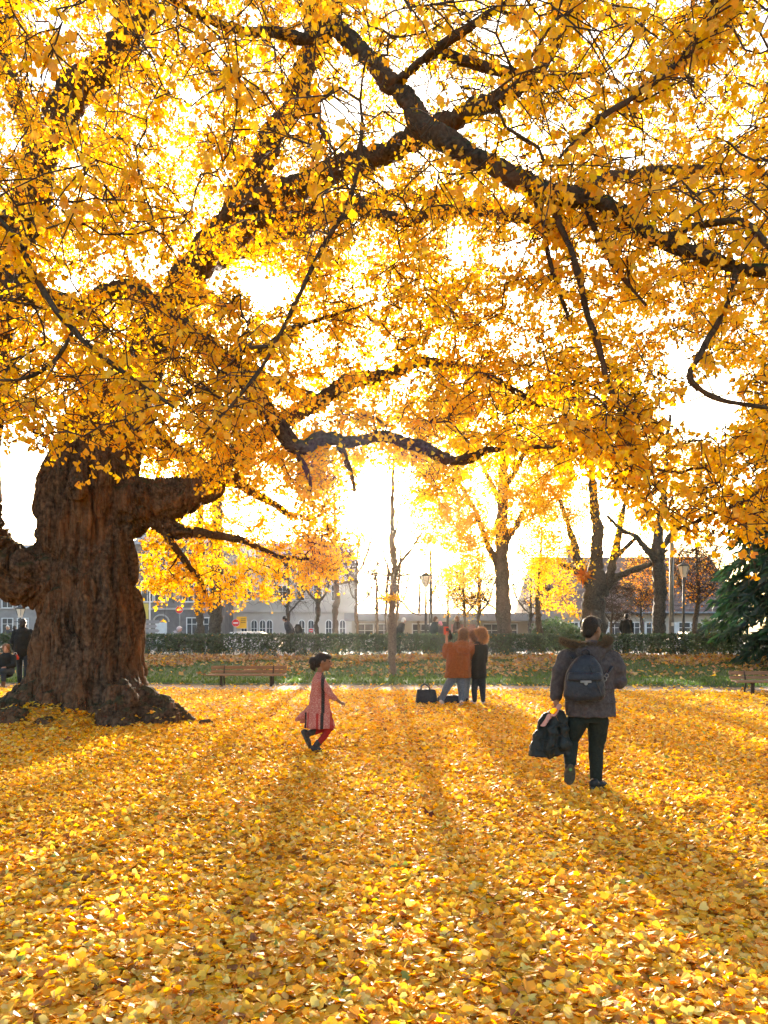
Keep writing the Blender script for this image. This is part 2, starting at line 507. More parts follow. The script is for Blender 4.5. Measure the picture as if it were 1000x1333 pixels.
# roots running into the leaves
def root(ang, L, r, lift=.25, bend=0.0, z1=-.12):
    pts, rad = [], []
    for i in range(7):
        t = i / 6; a = ang + bend * t
        d = .70 + (L + .35) * t
        pts.append((T0[0] + math.cos(a) * d, T0[1] + math.sin(a) * d * .92, lift * (1 - t) ** 1.6 + z1 * t + .03 * math.sin(7 * t + ang * 3)))
        rad.append(r * (1.0 - .55 * t))
    tr.tube(pts, rad, 12)
for a, L, r, li, be in [(-.10, .85, .27, .50, .1), (-.62, .55, .18, .36, -.25),
                        (-2.45, .60, .20, .38, -.2), (-3.02, .95, .25, .50, -.1),
                        (.5, 1.0, .3, .4, .2), (1.2, 1.0, .3, .4, 0), (1.9, 1.0, .3, .4, 0), (2.6, 1.1, .3, .45, .2)]:
    root(a, L, r, li, be)
for x, y, z, rx, ry, rz in [(-4.32, 12.30, .10, .34, .28, .36), (-4.28, 12.52, .42, .30, .30, .30), (-3.74, 12.46, .04, .27, .22, .20), (-3.55, 12.66, .12, .20, .20, .27), 
                            (-5.36, 12.18, .03, .22, .16, .17), (-4.86, 12.28, .03, .12, .10, .13), (-2.94, 12.66, .01, .13, .10, .09), (-5.92, 12.28, .08, .32, .26, .26), (-6.25, 12.60, .14, .32, .28, .32), (-3.95, 12.10, .0, .14, .10, .09), (-4.62, 12.02, .0, .10, .08, .07)]:
    tr.ell((x, y, z), (rx, ry, rz))
tr.tube([(-4.5, 13.0, .40), (-4.1, 12.75, .24), (-3.75, 12.55, .08), (-3.45, 12.45, -.06)], [.26, .22, .17, .10], 12)
tr.tube([(-6.0, 13.0, .42), (-6.2, 12.55, .18), (-6.45, 12.25, -.04)], [.28, .22, .13], 12)
tr.tube([(-4.5, 13.3, .45), (-3.75, 13.05, .22), (-3.2, 12.9, -.04)], [.28, .22, .12], 12)
# left limb, right limb, sawn-off stub
F0 = [P(108, 752, 13.5), P(70, 752, 13.4), P(28, 748, 13.2), P(-14, 728, 13.0), P(-36, 690, 12.8), P(-42, 630, 12.6), P(-36, 560, 12.4), P(-22, 470, 12.2)]
tr.tube(F0, [.62, .54, .49, .47, .46, .44, .42, .40], 22)
tr.ell(P(95, 770, 13.4), (.5, .45, .55))
E0 = [P(140, 662, 13.6), P(185, 655, 13.5), P(228, 650, 13.5), P(268, 632, 13.45), P(300, 606, 13.4)]
tr.tube(E0, [.56, .44, .34, .28, .24], 18)
tr.ell(P(165, 668, 13.55), (.42, .4, .5))
tr.tube([P(112, 634, 13.3), P(100, 637, 12.8), P(93, 640, 12.62)], [.24, .17, .15], 14)
EL = [P(196, 668, 13.5), P(222, 690, 13.4), P(250, 693, 13.3)]
tr.tube(EL, [.24, .14, .10], 12)
tm = remeshed(tr, 0.036, 3)
V, N = get_vn(tm)
# direction of the grain: up the trunk, along the limbs
ax = np.zeros_like(V); wsum = np.zeros(len(V))
segs = [((T0[0], T0[1], -.2), (T0[0], T0[1], 4.2), .9)]
for path, rr in ((F0, .45), (E0, .32)):
    segs += [(path[i], path[i + 1], rr) for i in range(1, len(path) - 1)]
for a, b, rr in segs:
    a, b = np.array(a), np.array(b); d = b - a; L = np.linalg.norm(d); d /= L
    t = np.clip(((V - a) @ d), 0, L)
    q = np.linalg.norm(V - (a + t[:, None] * d), axis=1) / rr
    w = np.exp(-4.0 * q); ax += w[:, None] * d * np.sign(d[2] + 1e-3 if abs(d[2]) > .3 else 1); wsum += w
ax /= np.linalg.norm(ax, axis=1, keepdims=True) + 1e-9
lowz = np.clip(1 - V[:, 2] / .35, 0, 1)[:, None] * .35                    # roots: grain runs outward
out = V - T0; out[:, 2] = 0.25; out /= np.linalg.norm(out, axis=1, keepdims=True)
ax = ax * (1 - lowz) + out * lowz
warp = np.stack([fbm(V * 2.2 + 7 * i, 2, 40 + i) - .5 for i in range(3)], 1) * .35
Vc = V - T0 - np.array((0, 0, 2.4)); q = Vc + warp * .5; q = q - .90 * (q * ax).sum(1, keepdims=True) * ax
crack = lambda a, w: np.exp(-((2 * a - 1) / w) ** 2)
r1 = crack(vnoise(q * 5.0, 1), .20); r2 = crack(vnoise(q * 10.5, 2), .26)
r3 = vnoise((Vc - .75 * (Vc * ax).sum(1, keepdims=True) * ax) * 26, 3)
big = fbm(V * 1.5, 2, 4) - .5
disp = .05 - r1 * .12 - r2 * .06 + (r3 - .5) * .034 + big * .14
disp *= .18 + .82 * np.clip((V[:, 2] - .1) / .6, 0, 1)
V2 = V + N * disp[:, None]
tm.vertices.foreach_set('co', V2.astype(np.float32).ravel())
tm.polygons.foreach_set('use_smooth', [True] * len(tm.polygons)); tm.update()
tm.name = 'trunk'
trunk = link('trunk', tm, BARK, ginkgo)

# thick branches traced from the photograph (pixel, pixel, distance, width in pixels)
def br(*rows):
    a = np.array([P(r[0], r[1], r[2]) for r in rows]); w = np.array([r[3] * r[2] / FPX / 2 for r in rows]); return a, w
B_F = br((-22, 470, 12.2, 64), (-2, 400, 12.1, 60), (15, 325, 12.0, 54), (40, 250, 11.9, 52), (60, 200, 11.8, 50), (85, 138, 11.7, 48), (122, 98, 11.6, 44), (163, 48, 11.4, 42), (180, 0, 11.3, 40), (205, -60, 11.2, 36), (260, -150, 11, 28))
B_L = br((112, 640, 13.6, 90), (150, 560, 13.6, 80), (185, 470, 13.5, 66), (225, 395, 13.4, 54), (262, 335, 13.2, 44), (292, 290, 13.0, 38), (320, 240, 12.8, 34), (350, 190, 12.6, 32), (370, 150, 12.4, 28), (395, 85, 12.2, 26), (420, 0, 12, 24), (440, -90, 11.8, 20))
B_B = br((288, 296, 13.0, 34), (330, 264, 12.6, 36), (375, 246, 12.2, 36), (425, 226, 11.8, 36), (500, 200, 11.3, 34), (555, 178, 10.9, 30), (610, 156, 10.6, 28), (655, 133, 10.3, 24), (690, 108, 10, 20), (720, 64, 9.8, 15), (742, 12, 9.6, 12), (760, -50, 9.4, 9))
B_C = br((300, 315, 12.9, 22), (325, 298, 12.6, 22), (352, 284, 12.2, 20), (400, 272, 11.8, 18), (450, 271, 11.4, 17), (500, 280, 11.0, 16), (528, 289, 10.8, 14), (562, 276, 10.5, 13), (625, 275, 10.1, 13), (690, 284, 9.7, 12), (780, 291, 9.2, 10), (822, 301, 9, 8), (880, 312, 8.6, 6))
B_A = br((395, -120, 10.6, 18.9), (405, -60, 9.8, 22.4), (420, 0, 9.0, 24.1), (436, 28, 8.7, 24.9), (470, 66, 8.3, 25.8), (512, 112, 7.9, 27.5), (550, 156, 7.6, 28.4), (590, 186, 7.3, 29.2), (618, 207, 7.1, 29.2), (655, 226, 6.9, 27.5), (692, 240, 6.7, 25.8), (725, 254, 6.5, 24.1), (780, 265, 6.3, 22.4), (820, 281, 6.1, 21.5), (852, 305, 5.95, 19.8), (900, 326, 5.8, 18.9), (940, 341, 5.6, 18.1), (978, 351, 5.5, 17.2), (1040, 352, 5.3, 14.6), (1110, 338, 5.1, 11.2))
B_D = br((12, 335, 12.0, 30), (8, 352, 11.2, 28), (32, 380, 10.6, 26), (75, 392, 10.2, 25), (112, 395, 9.9, 24), (136, 385, 9.7, 25), (170, 378, 9.5, 25), (200, 396, 9.3, 23), (232, 426, 9.2, 22), (270, 447, 9.1, 23), (300, 476, 9.0, 23), (325, 506, 9.0, 23), (350, 541, 9.0, 24), (384, 583, 9.0, 23), (420, 572, 9.1, 19), (460, 576, 9.1, 16), (500, 568, 9.1, 16), (540, 580, 9.1, 18), (580, 596, 9.0, 17), (612, 596, 8.9, 16), (632, 585, 8.8, 9), (668, 585, 8.7, 7), (712, 582, 8.5, 6), (762, 590, 8.3, 6), (825, 607, 8, 5), (885, 616, 7.7, 4))
B_E = br((300, 606, 13.4, 36), (322, 580, 13.3, 30), (350, 560, 13.2, 26), (390, 535, 13.0, 24), (430, 512, 12.8, 23), (466, 497, 12.6, 22), (502, 485, 12.4, 18), (550, 470, 12.1, 15), (600, 478, 11.9, 13), (640, 492, 11.7, 10), (700, 530, 11.5, 7))
B_E2 = br((250, 693, 13.3, 15), (300, 700, 13.4, 11), (335, 712, 13.6, 8), (366, 724, 13.9, 6), (405, 728, 14.3, 4))
B_E3 = br((215, 690, 13.4, 15), (230, 715, 13.5, 12), (246, 738, 13.8, 9), (262, 760, 14.2, 6), (275, 790, 14.6, 4))
B_A2 = br((508, 108, 7.9, 16), (532, 94, 7.7, 15), (572, 64, 7.4, 13), (626, 25, 7.0, 11), (668, -4, 6.7, 9), (720, -50, 6.3, 7))
B_A3 = br((552, 80, 7.55, 14), (577, 70, 7.5, 15), (630, 86, 7.5, 14), (686, 98, 7.4, 13), (740, 102, 7.3, 9), (790, 92, 7.2, 6))
B_A4 = br((440, 30, 8.7, 18), (418, 50, 8.5, 17), (360, 45, 8.2, 15), (320, 40, 7.9, 13), (280, 30, 7.5, 11), (240, 10, 7.1, 9), (200, -20, 6.8, 7))
B_A5 = br((402, 10, 9.2, 18), (402, 70, 8.9, 17), (398, 115, 8.7, 14), (405, 150, 8.5, 9), (430, 190, 8.3, 5))
B_H = br((980, -60, 5.6, 20), (958, 8, 5.6, 15), (925, 45, 5.5, 14), (900, 66, 5.5, 14), (860, 100, 5.4, 12), (825, 130, 5.3, 11), (780, 156, 5.2, 9), (742, 190, 5.1, 6), (720, 215, 5, 4))
B_H2 = br((915, 68, 5.5, 12), (928, 30, 5.4, 11), (932, -20, 5.3, 9))
B_G = br((700, 244, 6.7, 12), (722, 272, 6.5, 11), (745, 330, 6.3, 10), (755, 360, 6.25, 10), (765, 405, 6.2, 10), (780, 450, 6.1, 10), (790, 490, 6.05, 9), (805, 530, 6.0, 8), (817, 565, 6.0, 7), (820, 590, 6.0, 5))
B_G2 = br((690, 240, 6.7, 8), (706, 285, 6.6, 8), (715, 330, 6.6, 7), (726, 372, 6.55, 6), (741, 420, 6.5, 4))
B_G3 = br((760, 268, 6.4, 8), (790, 330, 6.2, 7), (820, 370, 6.0, 6), (842, 396, 5.9, 4))
B_R = br((958, 348, 5.55, 11), (950, 386, 5.5, 10), (935, 420, 5.45, 9), (915, 455, 5.4, 9), (897, 488, 5.35, 8), (914, 508, 5.3, 7), (950, 523, 5.2, 6), (1005, 532, 5.1, 5))
B_R2 = br((866, 308, 5.9, 12), (910, 290, 5.7, 12), (965, 290, 5.4, 11), (1004, 322, 5.2, 10), (1060, 340, 5.0, 7))
B_T = br((472, 160, 6.4, 7), (462, 240, 6.1, 8), (440, 290, 6.0, 8), (415, 330, 5.9, 8), (395, 375, 5.8, 8), (365, 435, 5.7, 7), (325, 500, 5.6, 6), (265, 565, 5.5, 3))
B_N = br((-60, 240, 5.6, 12), (0, 290, 5.3, 10), (32, 330, 5.2, 9), (45, 360, 5.15, 9), (70, 400, 5.1, 8), (100, 435, 5.05, 8), (140, 470, 5.0, 7), (176, 496, 4.95, 6), (226, 530, 4.9, 4))
B_N2 = br((96, 430, 5.05, 6), (70, 470, 5.1, 6), (30, 493, 5.1, 5), (-20, 495, 5.1, 4))
B_D2 = br((306, 478, 9.0, 12), (350, 450, 9.0, 11), (375, 430, 9.0, 9), (420, 415, 9.0, 6), (470, 400, 9, 4))
B_D3 = br((384, 583, 9.0, 10), (402, 622, 8.95, 6), (405, 645, 8.9, 3))
B_D4 = br((440, 573, 9.1, 11), (452, 605, 9.2, 9), (462, 640, 9.3, 6))
# limbs out of sight above and behind, which carry the rest of the crown
B_U1 = br((440, -90, 11.8, 20), (520, -190, 11, 18), (650, -260, 9.5, 16), (800, -300, 8.2, 14), (950, -300, 7, 11))
B_U2 = br((205, -60, 11.2, 26), (120, -160, 10, 20), (60, -240, 8.5, 16), (20, -330, 7, 12))
B_U3 = br((262, 335, 13.2, 34), (300, 330, 14.2, 32), (380, 300, 15.5, 26), (480, 260, 17, 20), (600, 260, 18.5, 15), (720, 290, 20, 10))
B_U4 = br((225, 395, 13.4, 36), (250, 430, 14.5, 30), (300, 470, 16, 24), (360, 500, 17.5, 18), (420, 520, 19, 12))
B_U5 = br((150, 560, 13.6, 40), (190, 560, 14.8, 30), (240, 590, 16, 22), (310, 630, 17, 15), (380, 670, 17.8, 9))
B_U6 = br((60, 200, 11.8, 24), (20, 120, 13, 22), (10, 20, 14.5, 18), (60, -80, 16, 12))
B_U7 = br((640, 85, 7.5, 8), (760, 330, 9.2, 9), (820, 430, 9.6, 8), (900, 520, 9.8, 6), (960, 600, 9.6, 5)) 
B_U8 = br((1040, 352, 5.3, 13), (1080, 450, 5.8, 11), (1050, 560, 6.2, 10), (1000, 630, 6.4, 8), (940, 665, 6.5, 6), (880, 690, 6.6, 4))
B_U9 = br((725, 254, 6.5, 14), (800, 230, 7.5, 14), (900, 220, 9, 12), (1020, 230, 11, 9))
big = dict(F=B_F, L=B_L, B=B_B, C=B_C, A=B_A, D=B_D, E=B_E)
mid = [B_E2, B_E3, B_A2, B_A3, B_A4, B_A5, B_H, B_H2, B_G, B_G2, B_G3, B_R, B_R2, B_T, B_N, B_N2, B_D2, B_D3, B_D4, B_U1, B_U2, B_U3, B_U4, B_U5, B_U6, B_U8, B_U9]
for i, (k_, (a, w)) in enumerate(big.items()):
    V, F = limb(a, w, 22, 0.05, 0.026, 60 + i * 7)
    link('limb', mesh_np('limb', V, F), BARK_DARK, ginkgo)
for i, (a, w) in enumerate(mid):
    V, F = limb(a, w, 10, 0.06, 0.008, 160 + i * 7)
    link('branch', mesh_np('branch', V, F), BARK_DARK, ginkgo)

# ---- where the crown is leafy: tips sampled in the crown's volume
HOLES = [(492, 654, 40, 40), (506, 690, 24, 30), (18, 640, 34, 70), (50, 95, 14, 20), (450, 145, 30, 24), (548, 110, 26, 20), (352, 378, 34, 20),
         (915, 528, 52, 40), (640, 30, 30, 12), (585, 150, 18, 14), (470, 200, 30, 16), (930, 100, 12, 25),
         (885, 470, 20, 18), (600, 330, 18, 10), (400, 300, 20, 8)]
def in_hole(px, py, grow_=1.0):
    h = np.zeros(len(px), bool)
    for cx, cy_, rx, ry in HOLES:
        h |= ((px - cx) / (rx * grow_)) ** 2 + ((py - cy_) / (ry * grow_)) ** 2 < 1
    return h
def proj(V):
    return 500 + V[:, 0] / V[:, 1] * FPX, 817 - (V[:, 2] - CAM_H) / V[:, 1] * FPX

def sample_region(n, x0, x1, top, bot, y0, y1, power=2.0):
    """n points, bot: list of (px, py) lower edge; distance between y0 and y1 (scalar or function of px)"""
    px = rng.uniform(x0, x1, n * 3)
    lo = np.interp(px, [b[0] for b in bot], [b[1] for b in bot])
    py = top + (lo - top) * rng.uniform(0, 1, n * 3)
    u = rng.uniform(0, 1, n * 3)
    Y = (y0 ** (power + 1) + u * (y1 ** (power + 1) - y0 ** (power + 1))) ** (1 / (power + 1))
    ok = ~in_hole(px, py, 1.10)
    q = np.stack([P(a, b, c) for a, b, c in zip(px[ok], py[ok], Y[ok])])
    return q[:n]
EDGE = [(-200, 600), (0, 585), (40, 610), (110, 612), (170, 600), (215, 640), (300, 600), (400, 575), (470, 560), (530, 575), (600, 590), (700, 600), (800, 640), (900, 700), (1000, 720), (1200, 720)]
UP = [(-200, 560), (0, 540), (200, 560), (400, 540), (600, 540), (800, 560), (1000, 600), (1200, 600)]
tips = [
    sample_region(2600, -160, 1160, -190, UP, 7.0, 14.0, 1.6),
    sample_region(2700, -160, 1160, -150, UP, 13.0, 20.0, 1.0),
    sample_region(300, -160, 1160, -220, [(-200, 300), (1200, 330)], 4.0, 7.0, 2.0),
    sample_region(200, 700, 1150, -150, [(700, 330), (1200, 420)], 5.5, 9.0, 1.0),
    sample_region(420, -60, 330, 380, [(-60, 575), (40, 600), (110, 602), (170, 590), (230, 615), (330, 560)], 6.2, 8.6, 1.0),
    sample_region(520, 520, 1150, 360, [(500, 545), (600, 580), (700, 590), (800, 610), (900, 660), (1150, 690)], 7.0, 12.5, 1.0),
    sample_region(220, 730, 1150, 480, [(730, 590), (800, 635), (850, 680), (900, 700), (960, 705), (1150, 720)], 5.6, 7.4, 1.0),
    sample_region(980, 182, 462, 560, [(185, 770), (230, 772), (268, 790), (310, 775), (345, 785), (390, 782), (430, 762), (455, 735)], 14.0, 18.5, 1.0),
    sample_region(520, 320, 640, 270, [(320, 545), (440, 560), (540, 560), (640, 570)], 8.5, 16, 1.0),
    sample_region(210, 400, 600, 540, [(400, 640), (450, 640), (455, 600), (540, 605), (560, 640), (600, 640)], 9.5, 15, 1.0),
    sample_region(240, 395, 476, 590, [(395, 760), (440, 755), (472, 700)], 14.0, 19, 1.0),
    sample_region(70, 505, 570, 585, [(505, 612), (530, 640), (570, 660)], 12, 17, 1.0),
    sample_region(420, 40, 430, 60, [(40, 340), (430, 340)], 9, 18, 1.0),
    sample_region(260, 380, 660, 210, [(380, 420), (660, 420)], 9.5, 17, 1.0),
    sample_region(170, 260, 420, 540, [(260, 640), (420, 640)], 10.5, 14.0, 1.0),
]
tips = np.concatenate(tips)
mains = [(a, w) for a, w in list(big.values()) + mid]
A, par, R, paths, nmain, nmp = grow(mains, tips, 0.15, 0.16, 5, 0.12, 0.0050, 0.32)
sp = paths[nmp:]
V, F = tubes(A, R, sp, 3)
# side shoots on the thin wood
thin = np.where((np.arange(len(A)) >= nmain) & (R < 0.019))[0]
midw = np.where((np.arange(len(A)) < nmain) & (R < 0.125) & (par >= 0))[0]
thin = np.concatenate([thin, np.repeat(midw, 2)])
def side_shoots(A, par, idx, n, len0, len1, r, seed):
    rs = np.random.default_rng(seed)
    j = rs.choice(idx, n); p = A[j] + (A[par[j]] - A[j]) * rs.uniform(0, 1, (n, 1))
    d = rs.normal(size=(n, 3)); d[:, 2] = d[:, 2] * .6 - .1; d /= np.linalg.norm(d, axis=1, keepdims=True)
    L = rs.uniform(len0, len1, (n, 1))
    a1 = p + d * L * .5 + rs.normal(size=(n, 3)) * .015; a2 = p + d * L + np.array((0, 0, -.22)) * L + rs.normal(size=(n, 3)) * .02
    B = np.stack([p, a1, a2], 1)
    return B
sh = side_shoots(A, par, thin, 44000, .10, .48, .002, 8)
sh_flat = sh.reshape(-1, 3); rr = np.tile(np.array((.0058, .0046, .0032)), len(sh))
V3, F3 = tubes(sh_flat, rr, [([3 * i, 3 * i + 1, 3 * i + 2] if sh[i, 0, 1] < 7 else [3 * i, 3 * i + 2]) for i in range(len(sh))], 3)
twigs = link('twigs', mesh_np('twigs', np.concatenate([V, V3]), [F, F3 + len(V)]), TWIG, ginkgo)
tag(twigs, kind='stuff')

# ---- leaves in bunches on spurs
def leaf_sites(A, thin, sh, per_node, per_shoot, leafy):
    c1 = A[thin]; c2 = sh[:, 1]; c3 = sh[:, 2]; c4 = (sh[:, 0] + sh[:, 1]) / 2
    c = np.concatenate([c1, c2, c3, c4])
    w = np.concatenate([np.full(len(c1), per_node), np.full(len(c2) * 3, per_shoot)])
    k = rng.poisson(w * leafy(c) / 3.7)
    c = np.repeat(c, k, 0); c = c + rng.normal(size=c.shape) * .035
    return np.repeat(c, rng.integers(2, 7, len(c)), 0)
def leafy(c):
    px, py = proj(c)
    f = 0.55 + 0.9 * np.clip((fbm(c * 0.9, 2, 77) - .30) * 2.2, 0, 1)
    # more bare wood high in the middle of the crown
    f *= 1 - 0.45 * np.exp(-(((px - 600) / 210) ** 2 + ((py - 110) / 170) ** 2))
    f *= np.where(in_hole(px, py, .92), 0.10, 1)
    f *= np.where((py > 600) & (px > 440) & (px < 545), .45, 1)
    return f
sites = leaf_sites(A, thin, sh, 1.3, 2.05, leafy)
print('nodes', len(A), 'thin', len(thin), 'leaves', len(sites))
def hang(n, spread=.75):
    d = rng.normal(size=(n, 3)) * spread; d[:, 2] -= 1.0; return d
def make_crown(sites, smin, smax, table, shape=LEAF6, off=.045, spread=.75):
    n = len(sites)
    d = hang(n, spread); nr = rand_unit(n); nr[:, 2] *= .5
    pet = rng.normal(size=(n, 3)); pet[:, 2] = pet[:, 2] * .6 - .35; pet /= np.linalg.norm(pet, axis=1, keepdims=True)
    base = sites + pet * rng.uniform(.02, .065, (n, 1)); d = d + pet * .5
    size = rng.uniform(smin, smax, n); curl = rng.normal(size=n) * .28
    col = pick_colours(n, table)
    return base, d, nr, size, curl, col
base, d, nr, size, curl, col = make_crown(sites, .040, .072, GINKGO)
# nothing may hang right in front of the lens
keep = base[:, 1] > 2.6
base, d, nr, size, curl, col = [q[keep] for q in (base, d, nr, size, curl, col)]
px, py = proj(base)
vis = (px > 0) & (px < 1000) & (py > 0) & (py < 1000)
score = np.where(vis, size / base[:, 1], 0)
near = np.argsort(-score)[:300]
rest = np.ones(len(base), bool); rest[near] = False
nearer = rest & (base[:, 1] < 6.8); farther = rest & ~nearer
V, F = leaf_arrays(base[nearer], d[nearer], nr[nearer], size[nearer], LEAF6, curl[nearer])
V2, F2 = leaf_arrays(base[farther], d[farther], nr[farther], size[farther] * 1.05, LEAF4, curl[farther])
crown = link('crown', mesh_np('crown', np.concatenate([V, V2]), np.concatenate([F, F2 + len(V)]), False, np.concatenate([np.repeat(col[nearer], 6, 0), np.repeat(col[farther], 4, 0)])), LEAF, ginkgo)
tag(crown, kind='stuff')

# the 300 leaves that show largest, each its own piece
LEAF_FAN = [(0, 0)] + [(math.sin(a) * (.52 + .03 * (i % 2)) , .12 + .78 * math.cos(a) * (.86 if i == 5 else 1.0)) for i, a in enumerate(np.linspace(-1.12, 1.12, 11))]
def leaf_proto(name, curl, colour, stalk=True):
    V, F = [], []
    for x, y in LEAF_FAN: V.append((x, y, curl * (abs(x) * 1.0 + .3 * y * y) + .02 * math.sin(17 * x)))
    for i in range(1, len(LEAF_FAN) - 1): F.append((0, i, i + 1))
    if stalk:
        o = len(V)
        for t in range(4):
            yy = -.28 * t; zz = .10 * (t / 3) ** 2
            V += [(-.014, yy, zz), (.014, yy, zz)]
        F += [(o + 2 * t, o + 2 * t + 1, o + 2 * t + 3, o + 2 * t + 2) for t in range(3)]
    me = bpy.data.meshes.new(name); me.from_pydata(V, [], F); me.materials.append(LEAF)
    a = me.color_attributes.new('Col', 'FLOAT_COLOR', 'POINT')
    for i in range(len(V)):
        f = 1.0 if i < len(LEAF_FAN) else .8
        e = 1 + .12 * math.sin(23 * V[i][0])
        a.data[i].color = (colour[0] * f * e, colour[1] * f * e, colour[2] * f, 1)
    me.update(); return me
PROTO = [leaf_proto('leaf', c, k) for c, k in [(.15, (.88, .52, .03)), (-.2, (.86, .44, .02)), (.3, (.90, .60, .07)), (-.1, (.80, .40, .02)), (.05, (.90, .55, .04)), (.4, (.84, .47, .03))]]
def basis(ey, en):
    ey = Vector(ey).normalized(); en = Vector(en); en = (en - ey * en.dot(ey)).normalized(); ex = ey.cross(en)
    return Matrix((ex, ey, en)).transposed()
GM = Matrix.Translation(Vector(-T0))
for q, i in enumerate(near):
    o = bpy.data.objects.new('leaf', PROTO[q % 6]); C.objects.link(o); o.parent = ginkgo
    o.matrix_basis = GM @ Matrix.Translation(Vector(base[i])) @ basis(d[i], nr[i]).to_4x4() @ Matrix.Scale(size[i], 4)

# ------------------------------------------------------------------ ground
def ground_z(x, y):
    """lawn, then a low bank up to street level behind the hedge"""
    t = np.clip((np.asarray(y, float) - 23.5) / 6.0, 0, 1); t = t * t * (3 - 2 * t)
    y = np.asarray(y, float)
    return 0.35 * t - 0.37 * np.clip((y - 39.5) / 1.2, 0, 1)
def lumps(x, y):
    p = np.stack([np.asarray(x, float) * .45, np.asarray(y, float) * .45, np.zeros(np.shape(x))], 1)
    z = (fbm(p, 3, 91) - .5) * .07
    # leaves and soil heaped unevenly between the roots of the great ginkgo
    r = np.hypot(np.asarray(x, float) - T0[0], np.asarray(y, float) - T0[1])
    return z + .34 * np.exp(-((r - 1.15) / .50) ** 2) * np.clip((vnoise(p * np.array((4.6, 4.6, 1)), 57) - .30) * 2.4, 0, 1)
gx = np.sort(np.concatenate([np.linspace(-600, -40, 15), np.linspace(-34, 34, 80), np.linspace(40, 600, 15), np.linspace(-8.03, -2.51, 44)]))
gy = np.sort(np.concatenate([np.linspace(11.013, 16.017, 36), np.linspace(-60, -4, 8), np.linspace(-3, 34, 76), np.linspace(35.5, 39.4, 4), np.linspace(39.5, 40.7, 5), np.linspace(42, 120, 18), np.linspace(140, 1500, 12)]))
X, Yg = np.meshgrid(gx, gy)
xs, ys = X.ravel(), Yg.ravel()
zs = ground_z(xs, ys) + np.where(np.abs(ys - 10) < 26, lumps(xs, ys), 0)
nx, ny = len(gx), len(gy)
ii = np.arange((ny - 1) * nx).reshape(ny - 1, nx)[:, :-1].ravel()
soil = plain('lawn_soil', (.34, .18, .03, 1), (.52, .30, .05, 1), 9, .95, .4, 40)
ground = link('ground', mesh_np('ground', np.stack([xs, ys, zs], 1), np.stack([ii, ii + 1, ii + 1 + nx, ii + nx], 1)), soil)
tag(ground, kind='structure')
def gz(x, y): return ground_z(x, y) + lumps(x, y)

# sandy path in front of the bench
def path_edges(x):
    c = 20.45 - .052 * np.clip(x, -20, 20) - .0016 * np.clip(x, 0, 20) ** 2
    return c - .95, c + .75
px_ = np.linspace(-34, 34, 90); e0, e1 = path_edges(px_)
rows = [e0 + (e1 - e0) * t + .06 * np.sin(px_ * (2.3 + t) + 5 * t) for t in (0, .33, .66, 1)]
V = np.concatenate([np.stack([px_, r, gz(px_, r) + .012], 1) for r in rows]); n_ = len(px_)
ii = np.concatenate([np.arange(n_ - 1) + k * n_ for k in range(3)])
sand = plain('path_sand', (.20, .13, .085, 1), (.30, .21, .14, 1), 9, .95, .3, 60)
tag(link('path', mesh_np('path', V, np.stack([ii, ii + 1, ii + 1 + n_, ii + n_], 1)), sand), kind='structure')
# turf strip with the bank behind the path
gx2 = np.linspace(-34, 34, 140); V = []
for t in np.linspace(0, 1, 24):
    a = path_edges(gx2)[1] + .02 + .05 * np.sin(gx2 * 3.1); yy = a + (31.2 - a) * t
    V.append(np.stack([gx2, yy, gz(gx2, yy) + .016 + .05 * min(1, t * 12)], 1))
n_ = len(gx2); ii = np.concatenate([np.arange(n_ - 1) + k * n_ for k in range(23)])
turf = plain('turf', (.030, .055, .016, 1), (.060, .095, .022, 1), 3, .95, .5, 60)
bank = tag(link('grass_bank', mesh_np('grass_bank', np.concatenate(V), np.stack([ii, ii + 1, ii + 1 + n_, ii + n_], 1)), turf), kind='structure')
# street and pavement beyond the hedge
asph = plain('asphalt', (.10, .095, .09, 1), (.17, .16, .15, 1), 4, .9)
mb = MB(); mb.add([(-200, 41.5, .0), (200, 41.5, .0), (200, 118, .0), (-200, 118, .0)], [(0, 1, 2, 3)])
tag(mb.build('street', asph), kind='structure')
pave = plain('promenade_gravel', (.20, .17, .14, 1), (.30, .26, .21, 1), 5, .95)
mb = MB(); mb.add([(-60, 31.3, .375), (60, 31.3, .375), (60, 39.3, .375), (-60, 39.3, .375)], [(0, 1, 2, 3)])
tag(mb.build('promenade', pave), kind='structure')

